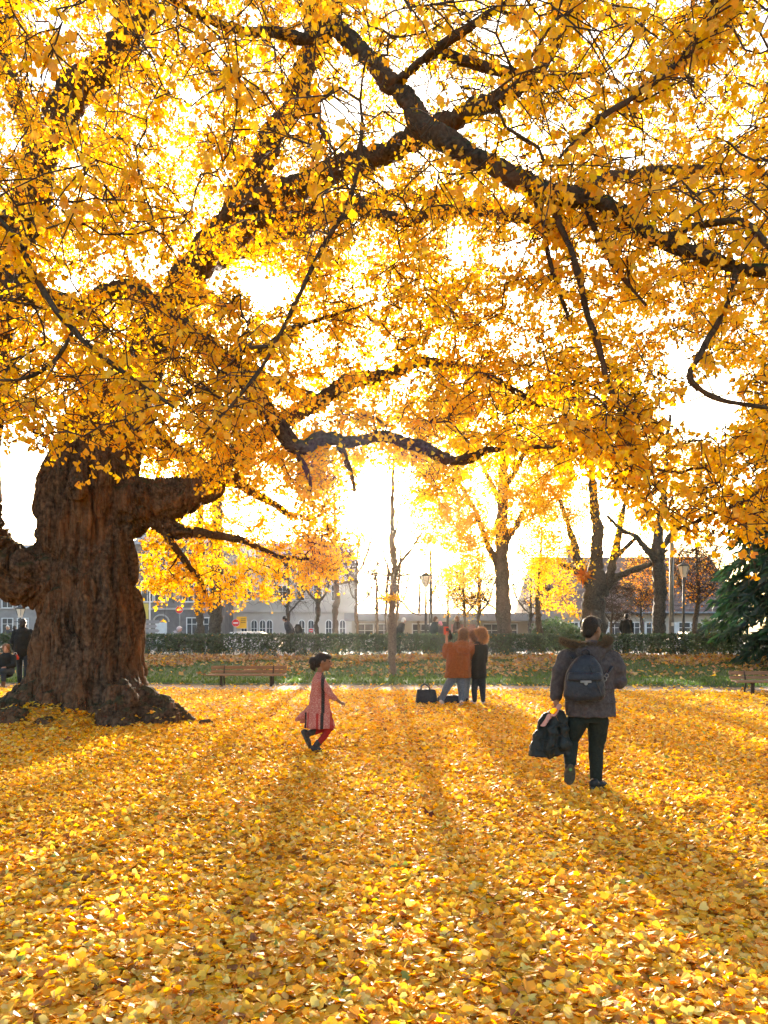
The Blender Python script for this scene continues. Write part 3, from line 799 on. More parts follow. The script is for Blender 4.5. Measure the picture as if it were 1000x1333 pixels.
# ---- fallen ginkgo leaves
def scatter(n, x0, x1, y0, y1, fan=None):
    y = np.sqrt(rng.uniform(y0 ** 2, y1 ** 2, n)) if fan else rng.uniform(y0, y1, n)
    x = rng.uniform(x0, x1, n) * (y if fan else 1)
    return x, y
FALLEN = [(5, (.95, .50, .024)), (4, (.95, .56, .045)), (2.8, (.95, .69, .18)), (1.9, (.90, .40, .016)), (.8, (.52, .22, .03)), (.35, (.25, .10, .025)), (.15, (.30, .34, .06))]
def carpet(n, y0, y1, xs0, xs1, smin, smax, shape, lift, tilt):
    x, y = scatter(n, xs0, xs1, y0, y1, True)
    e0_, _ = path_edges(x)
    keep = rng.uniform(size=n) < np.clip(1 - (y - e0_ + .35) / .7, .10, 1)
    # the trunk's foot stays free
    keep &= np.hypot(x - T0[0], (y - T0[1]) / .95) >.80
    x, y = x[keep], y[keep]; n = len(x)
    drift = np.clip(fbm(np.stack([x * 1.6, y * 1.6, x * 0], 1), 2, 19) * 1.6 - .3, 0.1, 1.2)
    z = gz(x, y) + .006 + rng.uniform(0, 1, n) ** 1.5 * lift * drift
    pos = np.stack([x, y, z], 1)
    az = rng.uniform(0, 2 * np.pi, n)
    dn = np.stack([np.cos(az), np.sin(az), rng.normal(size=n) * tilt * .8], 1)
    nr = np.stack([rng.normal(size=n) * tilt, rng.normal(size=n) * tilt, np.ones(n) * rng.choice([-1, 1], n)], 1)
    size = rng.uniform(smin, smax, n); curl = rng.normal(size=n) * .26
    pos[:, 2] += size * .18
    return pos, dn, nr, size, curl, pick_colours(n, FALLEN, .12)
parts_ = [carpet(60000, 2.2, 5.2, -.86, .86, .036, .066, LEAF8, .040, .33),
          carpet(68000, 5.2, 9, -.74, .74, .040, .072, LEAF4, .040, .34),
          carpet(66000, 9, 14, -.68, .68, .050, .082, LEAF4, .045, .38),
          carpet(42000, 14, 21.5, -.68, .68, .065, .10, LEAF4, .05, .40)]
FL = leaf_material('fallen_leaf', .42, .05)
p0 = parts_[0]
fx, fy = proj(p0[0]); sc = np.where((fx > 4) & (fx < 996) & (fy < 1330), p0[0][:, 2] * 4 + p0[3] / p0[0][:, 1] * 12, 0)
fnear = np.argsort(-sc)[:300]
Vs, Fs, Cs, o_ = [], [], [], 0
for k_, q in enumerate(parts_):
    m_ = np.ones(len(q[0]), bool)
    if k_ == 0: m_[fnear] = False
    shp = LEAF4 if k_ else LEAF8
    V, F = leaf_arrays(q[0][m_], q[1][m_], q[2][m_], q[3][m_], shp, q[4][m_])
    Vs.append(V); Fs.append(F + o_); Cs.append(np.repeat(q[5][m_], len(shp), 0)); o_ += len(V)
lc = link('fallen_leaves', mesh_np('fallen_leaves', np.concatenate(Vs), np.concatenate(Fs), False, np.concatenate(Cs)), FL)
tag(lc, 'thick carpet of fallen yellow ginkgo leaves covering the lawn', 'fallen leaves', kind='stuff')
FPROTO = [leaf_proto('fallen_leaf', c, k) for c, k in [(.2, (.84, .47, .03)), (-.25, (.86, .56, .07)), (.3, (.88, .64, .16)), (-.1, (.78, .38, .02)), (.35, (.86, .50, .04)), (-.3, (.55, .24, .03))]]
for m_ in FPROTO: m_.materials.clear(); m_.materials.append(FL)
for q, i in enumerate(fnear):
    o = bpy.data.objects.new('fallen_leaf', FPROTO[q % 6]); C.objects.link(o); o.parent = ground
    o.matrix_basis = Matrix.Translation(Vector(p0[0][i])) @ basis(p0[1][i], p0[2][i]).to_4x4() @ Matrix.Scale(p0[3][i] * 1.05, 4)

# ---- grass and dead leaves on the bank
n = 42000
x = rng.uniform(-24, 24, n); a_ = path_edges(x)[1]; y = a_ + .04 + rng.uniform(0, 1, n) ** 1.25 * (30.5 - a_)
z = gz(x, y) + .05
h = rng.uniform(.05, .12, n); w = rng.uniform(.012, .03, n); az = rng.uniform(0, np.pi, n)
t = np.stack([np.cos(az) * w, np.sin(az) * w, 0 * w], 1); b = np.stack([x, y, z], 1)
tip = b + np.stack([rng.normal(size=n) * .03, rng.normal(size=n) * .03, h], 1)
V = np.stack([b - t, b + t, tip], 1).reshape(-1, 3)
gc = pick_colours(n, [(3, (.07, .13, .025)), (2, (.10, .17, .03)), (1, (.16, .20, .04))], .15)
GRASS = leaf_material('grass', .35, .04)
gr = link('grass', mesh_np('grass', V, np.arange(3 * n).reshape(-1, 3), False, np.repeat(gc, 3, 0)), GRASS)
tag(gr, 'short green grass on the bank below the hedge', 'grass', kind='stuff')
n = 42000
x = rng.uniform(-24, 24, n); y = 30.4 - np.abs(rng.normal(size=n)) * 2.6; a_ = path_edges(x)[1]
pt = fbm(np.stack([x * .55, y * .9, x * 0], 1), 3, 31)
k = (y > a_ + .1) & (rng.uniform(size=n) < np.clip((pt - .36) * 5 + .15, .06, 1)) & ~((y < a_ + 2.3) & (rng.uniform(size=n) < np.where(x > 5, .45, .8)))
x, y = x[k], y[k]; n = len(x)
az = rng.uniform(0, 2 * np.pi, n)
V, F = leaf_arrays(np.stack([x, y, gz(x, y) + .09 + rng.uniform(0, .07, n)], 1), np.stack([np.cos(az), np.sin(az), rng.normal(size=n) * .4], 1),
                   np.stack([rng.normal(size=n) * .6, rng.normal(size=n) * .6 - .3, np.ones(n)], 1), rng.uniform(.09, .19, n), LEAF4, rng.normal(size=n) * .35)
lt = link('dead_leaves', mesh_np('dead_leaves', V, F, False, np.repeat(pick_colours(n, [(3, (.46, .27, .11)), (3, (.55, .38, .17)), (2, (.62, .36, .06)), (2, (.28, .14, .05)), (1, (.60, .22, .03))], .18), 4, 0)), FL)
tag(lt, 'brown and tan dead leaves strewn over the grass bank', 'fallen leaves', kind='stuff')

# leaves caught on the roots of the great ginkgo
from mathutils.bvhtree import BVHTree
tv = np.empty(len(tm.vertices) * 3, dtype=np.float32); tm.vertices.foreach_get('co', tv); tv = tv.reshape(-1, 3)
low = set(np.where(tv[:, 2] < .9)[0].tolist())
bvh = BVHTree.FromPolygons([tuple(v) for v in tv.tolist()], [tuple(p.vertices) for p in tm.polygons if p.vertices[0] in low])
rp, rn = [], []
for i in range(4200):
    a = rng.uniform(0, 2 * np.pi); r_ = rng.uniform(.95, 2.2); x, y = T0[0] + r_ * math.cos(a), T0[1] + r_ * math.sin(a)
    hit = bvh.ray_cast(Vector((x, y, .75)), Vector((0, 0, -1)))
    if hit[0] is not None and hit[1].z > .55 and hit[0].z < .33 and hit[0].z > .0 and (rng.uniform() < .55 - hit[0].z * 1.3):
        rp.append(np.array(hit[0]) + (0, 0, .012)); rn.append(np.array(hit[1]) + rng.normal(size=3) * .25)
n = len(rp)
if n:
    az = rng.uniform(0, 2 * np.pi, n)
    V, F = leaf_arrays(np.array(rp), np.stack([np.cos(az), np.sin(az), rng.normal(size=n) * .2], 1), np.array(rn), rng.uniform(.05, .085, n), LEAF6, rng.normal(size=n) * .25)
    link('root_leaves', mesh_np('root_leaves', V, F, False, np.repeat(pick_colours(n, FALLEN, .12), 6, 0)), FL, lc)['kind'] = 'stuff'

# ------------------------------------------------------------------ hedge
HEDGE_LEAF = leaf_material('hedge_leaf', .25, .10)
def hedge(x0, x1, label, seed):
    yc, h, dp = 30.95, .93, .85
    xc = (x0 + x1) / 2
    root = empty('hedge', (xc, yc, .33), label, 'hedge')
    n = int((x1 - x0) * 1400)
    x = rng.uniform(x0, x1, n); z = .36 + h * rng.uniform(0, 1, n) ** .8; y = yc + rng.uniform(-.5, .5, n) * dp * np.where(z > .55, 1, .7)
    # denser skin on the faces, thinner low down between the stems
    sk = rng.uniform(size=n)
    y = np.where(sk < .4, yc - dp / 2 + rng.normal(size=n) * .05, y); z = np.where((sk > .4) & (sk < .62), .36 + h + rng.normal(size=n) * .025, z)
    gap = fbm(np.stack([x * 1.3, z * 2.2, x * 0], 1), 3, seed)
    y += (fbm(np.stack([x * .9, z * 1.5, x * 0], 1), 2, seed + 5) - .5) * .22
    k = rng.uniform(size=n) < np.clip((.80 - gap) * 7 + (z - .60) * 5, .35, 1)
    x, y, z = x[k], y[k], z[k]; n = len(x)
    az = rand_unit(n); nr = rand_unit(n); nr[:, 1] -= .6
    V, F = leaf_arrays(np.stack([x, y, z], 1), az, nr, rng.uniform(.06, .105, n), LEAF4, rng.normal(size=n) * .2)
    col = pick_colours(n, [(5, (.030, .060, .018)), (4, (.045, .085, .022)), (1, (.075, .11, .03))], .2)
    low = (z < .75) & (rng.uniform(size=n) < .07) | (z > .36 + h - .03) & (rng.uniform(size=n) < .03); col[low] = pick_colours(low.sum(), [(1, (.6, .36, .05)), (1, (.45, .25, .06))])
    link('foliage', mesh_np('foliage', V, F, False, np.repeat(col, 4, 0)), HEDGE_LEAF, root)['kind'] = 'stuff'
    pa, A_, r_ = [], [], []
    for xs_ in np.arange(x0 + .2, x1, .42):
        b = np.array((xs_ + rng.normal() * .08, yc + rng.normal() * .1, .30))
        for q in range(3):
            t = b + np.array((rng.normal() * .22, rng.normal() * .18, .75 + rng.uniform(0, .15)))
            i = len(A_); A_ += [b, (b + t) / 2 + rng.normal(size=3) * .04, t]; r_ += [.02, .013, .006]; pa.append([i, i + 1, i + 2])
    V, F = tubes(np.array(A_), np.array(r_), pa, 4)
    link('stems', mesh_np('stems', V, F), TWIG, root)['kind'] = 'stuff'
hedge(-26, 6.42, 'long clipped dark green hedge behind the bench and young tree', 201)
hedge(6.62, 27, 'clipped dark green hedge ending at the conifer, past the narrow gap', 233)

# ------------------------------------------------------------------ trees beyond the hedge
BARK_GREY = bark_material('grey_bark', (.050, .046, .038, 1), (.14, .125, .10, 1), (.15, .12, .09, 1), (.06, .07, .04, 1), 3)
BARK_PALE = bark_material('pale_bark', (.13, .105, .08, 1), (.27, .22, .17, 1), (.25, .19, .13, 1), None, 4)
FAR_LEAF = leaf_material('far_leaf', .55, .04)
GINKGO_FAR = [(4, (.94, .64, .05)), (3, (.93, .56, .03)), (2, (.95, .70, .10))]
ORANGE = [(3, (.80, .30, .02)), (2, (.85, .42, .03)), (1, (.65, .20, .02))]

def tree(label, base_px, Y, mains, tips, leaves=0, table=GINKGO, lsize=(.07, .11), bark=BARK_GREY, z0=.34, shoots=0, k=10, r0=.004, step=.3, leaf_density=2.0, seed=1, name='tree', droop=.75, shlen=(.2, .7), expo=.40, sag=.1):
    b = P(base_px, 817, Y); root = empty(name, (b[0], Y, z0), label, 'tree')
    Vs, Fs, o = [], [], 0
    for i, (a, w) in enumerate(mains):
        V, F = limb(a, w, k, .12, .03, seed * 31 + i * 5); Vs.append(V); Fs.append(F + o); o += len(V)
    link('trunk', mesh_np('trunk', np.concatenate(Vs), np.concatenate(Fs)), bark, root)
    A, par, R, paths, nmain, nmp = grow(mains, tips, step, .08, seed, sag, r0, expo)
    V, F = tubes(A, R, paths[nmp:], 4)
    thin = np.where((np.arange(len(A)) >= nmain) & (R < r0 * 5))[0]
    sh = side_shoots(A, par, thin, max(shoots, 8), shlen[0], shlen[1], .003, seed + 3)
    V3, F3 = tubes(sh.reshape(-1, 3), np.tile(np.array((r0 * 1.1, r0 * .9, r0 * .6)), len(sh)), [[3 * i, 3 * i + 1, 3 * i + 2] for i in range(len(sh))], 3)
    tw = link('twigs', mesh_np('twigs', np.concatenate([V, V3]), [F, F3 + len(V)]), TWIG, root); tw['kind'] = 'stuff'
    if leaves:
        c = np.concatenate([A[thin], sh[:, 1], sh[:, 2]]); s = c[rng.integers(0, len(c), leaves)]
        px, py = proj(s); s = s[~(in_hole(px, py, .9))]
        n = len(s)
        V, F = leaf_arrays(s + rng.normal(size=(n, 3)) * .10, hang(n, droop), rand_unit(n), rng.uniform(*lsize, n), LEAF4, rng.normal(size=n) * .25)
        link('crown', mesh_np('crown', V, F, False, np.repeat(pick_colours(n, table), 4, 0)), FAR_LEAF, root)['kind'] = 'stuff'
    return root

def ellipsoid_tips(n, c, r, shell=.35):
    u = rand_unit(n) * rng.uniform(shell, 1, (n, 1)) ** .6
    return np.asarray(c) + u * np.asarray(r)

# the second ginkgo
m_ = [br((655, 850, 36, 26), (656, 825, 36, 23), (655, 780, 36, 21), (653, 740, 36, 21), (652, 705, 36, 19), (655, 640, 36, 14), (660, 560, 36, 10), (662, 480, 36, 6)),
      br((653, 745, 36, 12), (642, 722, 35.8, 10), (628, 690, 35.5, 8), (610, 650, 35, 6), (590, 610, 34.5, 4)),
      br((654, 715, 36, 11), (668, 690, 36.2, 9), (690, 655, 36.5, 7), (715, 620, 37, 4)),
      br((654, 660, 36, 9), (630, 610, 37, 6), (600, 560, 38, 4)), br((656, 640, 36, 8), (690, 580, 35, 6), (720, 530, 34.5, 3))]
t_ = np.concatenate([sample_region(640, 528, 745, 500, [(528, 680), (548, 700), (585, 722), (640, 712), (665, 690), (742, 660)], 33.5, 39.5, 0), sample_region(60, 548, 640, 640, [(548, 730), (600, 765), (640, 740)], 33.2, 36, 0)])
tree('yellow ginkgo with straight grey trunk behind the two women in coats', 655, 36, m_, t_, 66000, GINKGO_FAR, (.075, .125), BARK_GREY, shoots=3500, seed=2, name='ginkgo_tree', leaf_density=2, droop=.6)
# many-limbed tree
m_ = [br((770, 850, 33.5, 44), (771, 820, 33.5, 37), (772, 790, 33.5, 34), (775, 768, 33.5, 32), (778, 735, 33.5, 22), (778, 700, 33.5, 18), (774, 660, 33.6, 14), (770, 610, 33.7, 9), (765, 540, 33.8, 5)),
      br((782, 775, 33.5, 17), (793, 745, 33.4, 14), (800, 718, 33.3, 12), (806, 690, 33.2, 9), (815, 650, 33, 6)),
      br((786, 768, 33.5, 13), (800, 752, 33.3, 11), (820, 742, 33, 10), (842, 736, 32.8, 8), (870, 716, 32.6, 5)),
      br((768, 770, 33.5, 16), (757, 742, 33.6, 13), (750, 715, 33.7, 11), (742, 690, 33.8, 8), (730, 650, 34, 5)),
      br((797, 730, 33.3, 9), (812, 715, 33.2, 8), (828, 700, 33, 5)), br((762, 755, 33.6, 9), (744, 740, 33.4, 7), (728, 734, 33.2, 4))]
t_ = np.concatenate([sample_region(110, 690, 860, 500, [(690, 720), (760, 730), (860, 690)], 32, 36, 0), sample_region(150, 675, 770, 560, [(675, 770), (735, 792), (770, 740)], 31.2, 34.8, 0)])
tree('broad tree whose grey trunk splits low into many limbs, hung with a paper star', 772, 33.5, m_, t_, 12000, [(4, (.92, .56, .04)), (1, (.88, .42, .02)), (2, (.93, .62, .08))], (.07, .12), BARK_GREY, shoots=1600, seed=3)
# forked tree beside the lamp
m_ = [br((858, 850, 32.5, 24), (858, 825, 32.5, 20), (859, 780, 32.5, 18), (858, 745, 32.5, 19), (858, 720, 32.5, 17), (856, 700, 32.5, 14), (862, 660, 32.6, 10), (868, 600, 32.8, 7), (872, 540, 33, 4)),
      br((857, 735, 32.5, 11), (846, 718, 32.4, 10), (832, 702, 32.3, 8), (812, 690, 32.2, 6), (790, 672, 32, 4)),
      br((859, 718, 32.5, 11), (870, 702, 32.5, 9), (884, 680, 32.4, 6), (905, 650, 32.2, 4))]
t_ = sample_region(120, 800, 930, 520, [(800, 690), (930, 700)], 31.5, 35.5, 0)
tree('forked tree with dark straight trunk beside the tall grey pole', 858, 32.5, m_, t_, 5000, GINKGO, (.08, .12), BARK_GREY, shoots=500, seed=4)
# double trunk at the left
for bx, w0, sd, lb in [(259, 13, 5, 'slimmer of the two dark trunks standing close together beyond the hedge'), (280, 20, 6, 'thicker of the two dark trunks standing close together beyond the hedge')]:
    m_ = [br((bx, 850, 33.5, w0 + 3), (bx, 825, 33.5, w0), (bx + 1, 770, 33.5, w0 * .95), (bx + 2, 700, 33.5, w0 * .8), (bx + 4, 600, 33.6, w0 * .6), (bx + 5, 480, 33.8, w0 * .3))]
    t_ = sample_region(70, bx - 70, bx + 70, 380, [(0, 690), (600, 690)], 32, 36, 0)
    tree(lb, bx, 33.5, m_, t_, 3500, GINKGO, (.09, .13), BARK_GREY, shoots=200, seed=sd)
# small orange-leaved tree
m_ = [br((703, 850, 37, 10), (702, 820, 37, 9), (701, 780, 37, 7), (703, 740, 37, 5), (705, 690, 37, 3))]
t_ = sample_region(90, 678, 748, 660, [(678, 780), (748, 800)], 35.5, 39, 0)
tree('small tree with orange leaves by the gap in the hedge', 702, 37, m_, t_, 4200, [(3, (.92, .52, .04)), (2, (.9, .42, .03)), (1, (.85, .32, .02))], (.07, .12), BARK_GREY, shoots=300, seed=7)
# thin trees, bare or nearly so
bare = [
    (437, 38, 9, 640, (395, 500), 'pale thin tree forking wide, its trunk lit by low sun', 60, 0, 8, BARK_PALE),
    (466, 41, 5.5, 690, (445, 500), 'slender bare tree with fine twigs left of the young tree', 90, 0, 9, BARK_PALE),
    (490, 46, 5, 720, (470, 510), 'small bare tree between two slender trunks beyond the hedge', 60, 0, 10, BARK_PALE),
    (503, 52, 5, 700, (480, 525), 'bare tree half hidden behind the young tree', 60, 0, 11, BARK_PALE),
    (517, 45, 6, 700, (500, 540), 'bare tree right behind the young tree and a walker', 60, 0, 12, BARK_PALE),
    (605, 40, 6, 720, (575, 635), 'thin dark tree with sparse yellow leaves above the hedge', 70, 1600, 13, BARK_GREY),
    (622, 50, 7, 730, (590, 650), 'grey bare tree in front of the white pavilion roof', 90, 60, 14, BARK_GREY),
    (583, 56, 4, 735, (560, 610), 'thin pale bare tree standing near the flat pavilion', 70, 0, 15, BARK_GREY),
    (796, 44, 4, 755, (775, 830), 'small bare tree between the limbed tree and the globe lamp', 80, 0, 16, BARK_GREY),
    (907, 38, 8, 700, (870, 945), 'bare spreading tree with a few orange leaves behind the lantern', 120, 900, 17, BARK_GREY),
    (412, 44, 8, 690, (385, 440), 'grey tree trunk left of the pale forking tree', 60, 0, 18, BARK_GREY),
    (375, 50, 6, 720, (350, 410), 'bare tree in front of the arched windows', 60, 0, 19, BARK_GREY),
    (690, 55, 6, 740, (660, 720), 'bare tree beside the green shrubs beyond the hedge', 80, 120, 20, BARK_GREY),
    (836, 47, 5, 715, (810, 870), 'bare tree with clusters of orange leaves before the brown roof', 90, 2000, 21, BARK_GREY),
    (545, 60, 5, 730, (520, 575), 'far bare tree between the lamp posts and the young tree', 70, 0, 22, BARK_PALE),
    (648, 62, 5, 735, (615, 680), 'far bare tree rising over the pavilion roof', 80, 0, 23, BARK_GREY),
]
for bx, Y, w, top, (xa, xb), lb, nt, nl, sd, bk in bare:
    hb = 817 + (CAM_H - (.34 if Y < 39 else -.02)) / Y * FPX + 1
    f = top + (hb - top) * .55
    m_ = [br((bx, hb, Y, w * 1.25), (bx + rng.normal() * .5, (f + hb) / 2, Y, w), (bx + rng.normal(), f, Y, w * .85), (bx + rng.normal() * 2, top + 25, Y, w * .45), (bx + rng.normal() * 3, top, Y, w * .2))]
    m_.append(br((bx, f + 6, Y, w * .5), ((bx + xb) / 2, f - 14, Y - .5, w * .38), (xb - 4, top + 22, Y - .8, w * .16)))
    m_.append(br((bx, f + 1, Y, w * .5), ((bx + xa) / 2, f - 16, Y + .4, w * .36), (xa + 4, top + 14, Y + .8, w * .16)))
    t_ = ellipsoid_tips(int(nt * 2.2), P((xa + xb) / 2, (f + top) / 2 - 2, Y), ((xb - xa) / 2 * Y / FPX, (xb - xa) / 2 * Y / FPX, (f - top) / 2 * Y / FPX * 1.1))
    tree(lb, bx, Y, m_, t_, nl, ORANGE if bx in (907, 836, 690) else GINKGO, (.08, .13), bk, z0=.34 if Y < 39 else -.02, shoots=nt * (6 if 430 < bx < 550 else 12), k=8, r0=.009, step=.35, seed=sd, expo=.33, shlen=(.3, 1.1))

# young tree on the lawn in front of the hedge
Ys = 24.7; zb = float(gz(np.array([.25]), np.array([Ys]))[0])
m_ = [br((509, 884, Ys, 13), (510, 862, Ys, 11.5), (510, 820, Ys, 11), (511, 780, Ys, 10.5), (512, 740, Ys, 9.5), (511, 700, Ys, 8.5), (511, 660, Ys, 7), (512, 620, Ys, 5), (514, 575, Ys, 3)),
      br((514, 742, Ys, 5), (524, 728, Ys, 4.4), (536, 714, Ys, 3.4), (552, 690, Ys - .2, 2)), br((510, 752, Ys, 4), (502, 730, Ys, 3), (497, 700, Ys, 2.2), (492, 665, Ys, 1.4)),
      br((514, 779, Ys, 3.6), (524, 784, Ys - .1, 3.2), (534, 796, Ys - .2, 2.6), (548, 801, Ys - .3, 1.6)), br((508, 776, Ys, 3.4), (498, 779, Ys + .2, 2.8), (486, 778, Ys + .3, 2.2), (474, 768, Ys + .4, 1.3)),
      br((513, 700, Ys, 3.6), (519, 670, Ys, 2.6), (524, 640, Ys, 1.6)), br((509, 750, Ys, 3), (490, 747, Ys, 2), (470, 744, Ys, 1.2)), br((514, 750, Ys, 3), (530, 748, Ys, 2.2), (556, 742, Ys, 1.2))]
t_ = ellipsoid_tips(110, P(512, 695, Ys), (1.25, 1.1, 2.3))
yt = tree('slim young tree with smooth pale trunk on the grass before the hedge', 510, Ys, m_, t_, 0, bark=BARK_PALE, z0=zb, shoots=500, k=12, r0=.0055, seed=30, name='young_tree', expo=.3)
n = 150; s = P(512, 777, Ys - .1) + rng.normal(size=(n, 3)) * np.array((.18, .12, .06))
V, F = leaf_arrays(s, hang(n), rand_unit(n), rng.uniform(.07, .11, n), LEAF6)
link('leaf_tuft', mesh_np('leaf_tuft', V, F, False, np.repeat(pick_colours(n, GINKGO), 6, 0)), FAR_LEAF, yt)['kind'] = 'stuff'

# conifer at the right edge
Yc = 27.6; cx = (1074 - 500) / 1000 * Yc
con = empty('conifer', (cx, Yc, .25), 'dark green conifer with drooping sprays beside the hedge end', 'tree')
mb = MB(); mb.tube([(cx, Yc, .15), (cx, Yc, 5), (cx + .1, Yc, 11), (cx + .1, Yc, 19)], [.32, .26, .18, .03], 12); mb.build('trunk', BARK_DARK, con, True, world=True)
nb = 480; pa, A_, r_ = [], [], []; sp_, sd_ = [], []
for i in range(nb):
    z = 1.0 + 18 * rng.uniform() ** 1.2; L = (4.1 * (1 - (z - 1.0) / 19) ** .75 * rng.uniform(.75, 1.1)) * (.86 if z < 2 else 1); a = rng.uniform(0, 2 * np.pi)
    d_ = np.array((math.cos(a), math.sin(a), 0)); p = np.array((cx, Yc, z)); i0 = len(A_)
    for t in (0, .35, .7, 1): A_.append(p + d_ * L * t + np.array((0, 0, .35 * L * t * (1 - t) * 1.6 - .22 * L * t * t))); r_.append(.035 * (1.05 - t))
    pa.append([i0, i0 + 1, i0 + 2, i0 + 3])
    m = int(40 + 34 * L); t = rng.uniform(.18, 1, m)
    q = p + d_ * (L * t)[:, None]; q[:, 2] += .35 * L * t * (1 - t) * 1.6 - .22 * L * t * t
    side = np.array((-d_[1], d_[0], 0)); sgn = rng.uniform(-1, 1, m)
    q = q + side * (sgn * .42 * (1.1 - t * .7))[:, None]; q[:, 2] -= np.abs(sgn) * .16 + rng.uniform(0, .08, m)
    dd = d_ * .6 + side * (sgn * .8)[:, None] + rng.normal(size=(m, 3)) * .25; dd[:, 2] -= .55
    sp_.append(q); sd_.append(dd)
V, F = tubes(np.array(A_), np.array(r_), pa, 4); link('branches', mesh_np('branches', V, F), TWIG, con)['kind'] = 'stuff'
sp_, sd_ = np.concatenate(sp_), np.concatenate(sd_); n = len(sp_)
SPRAY = np.array([(0, 0), (-.13, .45), (0, 1.05), (.13, .45)])
V, F = leaf_arrays(sp_, sd_, rand_unit(n) + np.array((0, -.3, .8)), rng.uniform(.26, .50, n), SPRAY, rng.normal(size=n) * .3)
link('crown', mesh_np('crown', V, F, False, np.repeat(pick_colours(n, [(4, (.016, .046, .020)), (3, (.026, .066, .024)), (1, (.05, .10, .026))], .2), 4, 0)), leaf_material('conifer_spray', .25, .06), con)['kind'] = 'stuff'

# green shrubs by the pavilion
for px0, Y, w, h, lb in [(722, 52, 1.7, 2.1, 'round green shrub beside the pavilion wall'), (742, 49, 1.0, 1.6, 'smaller green shrub next to the gap in the hedge'), (932, 44, 1.6, 2.0, 'loose olive shrub under the conifer beyond the hedge')]:
    c = np.array(((px0 - 500) / 1000 * Y, Y, -.02)); root = empty('shrub', c, lb, 'shrub', 'shrubs beyond the hedge')
    n = 2600; u = rand_unit(n) * rng.uniform(.5, 1, (n, 1)) * (1 + .25 * (fbm(rand_unit(n) * 2, 2, 5) - .5))[:, None]
    s = c + np.array((0, 0, h * .55)) + u * np.array((w, w, h * .55))
    V, F = leaf_arrays(s, rand_unit(n), rand_unit(n), rng.uniform(.12, .2, n), LEAF4)
    link('foliage', mesh_np('foliage', V, F, False, np.repeat(pick_colours(n, [(2, (.07, .12, .03)), (1, (.12, .16, .05))], .2), 4, 0)), HEDGE_LEAF, root)['kind'] = 'stuff'
    A_, r_, pa = [], [], []
    for i in range(14):
        t = c + np.array((rng.normal() * w * .4, rng.normal() * w * .4, h * .8)); b = c + np.array((rng.normal() * .15, rng.normal() * .15, -.05)); j = len(A_); A_ += [b, (b + t) / 2, t]; r_ += [.03, .02, .008]; pa.append([j, j + 1, j + 2])
    V, F = tubes(np.array(A_), np.array(r_), pa, 4); link('stems', mesh_np('stems', V, F), TWIG, root)['kind'] = 'stuff'

# ------------------------------------------------------------------ buildings
STONE = plain('grey_stone', (.27, .25, .24, 1), (.36, .34, .32, 1), 1.2, .9, .2, 12)
STONE2 = plain('pale_stone', (.46, .42, .38, 1), (.56, .52, .47, 1), .8, .9, .2, 10)
STONE3 = plain('dark_stone', (.17, .155, .15, 1), (.25, .23, .22, 1), 1.4, .9, .2, 12)
CREAM = plain('cream_render', (.42, .36, .28, 1), (.52, .45, .36, 1), .7, .9)
ROOF = plain('roof_tiles', (.20, .135, .115, 1), (.28, .19, .16, 1), 2.5, .85, .4, 14)
WHITE = plain('white_paint', (.70, .70, .68, 1), (.80, .80, .78, 1), 3, .5)
GLASS = plain('window_glass', (.05, .06, .07, 1), (.09, .10, .11, 1), 2, .12, spec=.6)
SLATE = plain('grey_roof', (.30, .29, .29, 1), (.38, .37, .37, 1), 1.5, .7)
STEEL = plain('painted_steel', (.045, .050, .050, 1), (.075, .08, .08, 1), 6, .5)
GALV = plain('galvanised_steel', (.22, .23, .23, 1), (.32, .33, .33, 1), 5, .45, metallic=.5)
RED = plain('sign_red', (.62, .02, .02, 1), (.70, .03, .03, 1), 5, .4)
YELLOW = plain('sign_yellow', (.75, .42, .02, 1), (.80, .48, .03, 1), 5, .5)
BLACK = plain('black_plastic', (.012, .012, .013, 1), (.022, .022, .024, 1), 20, .45)

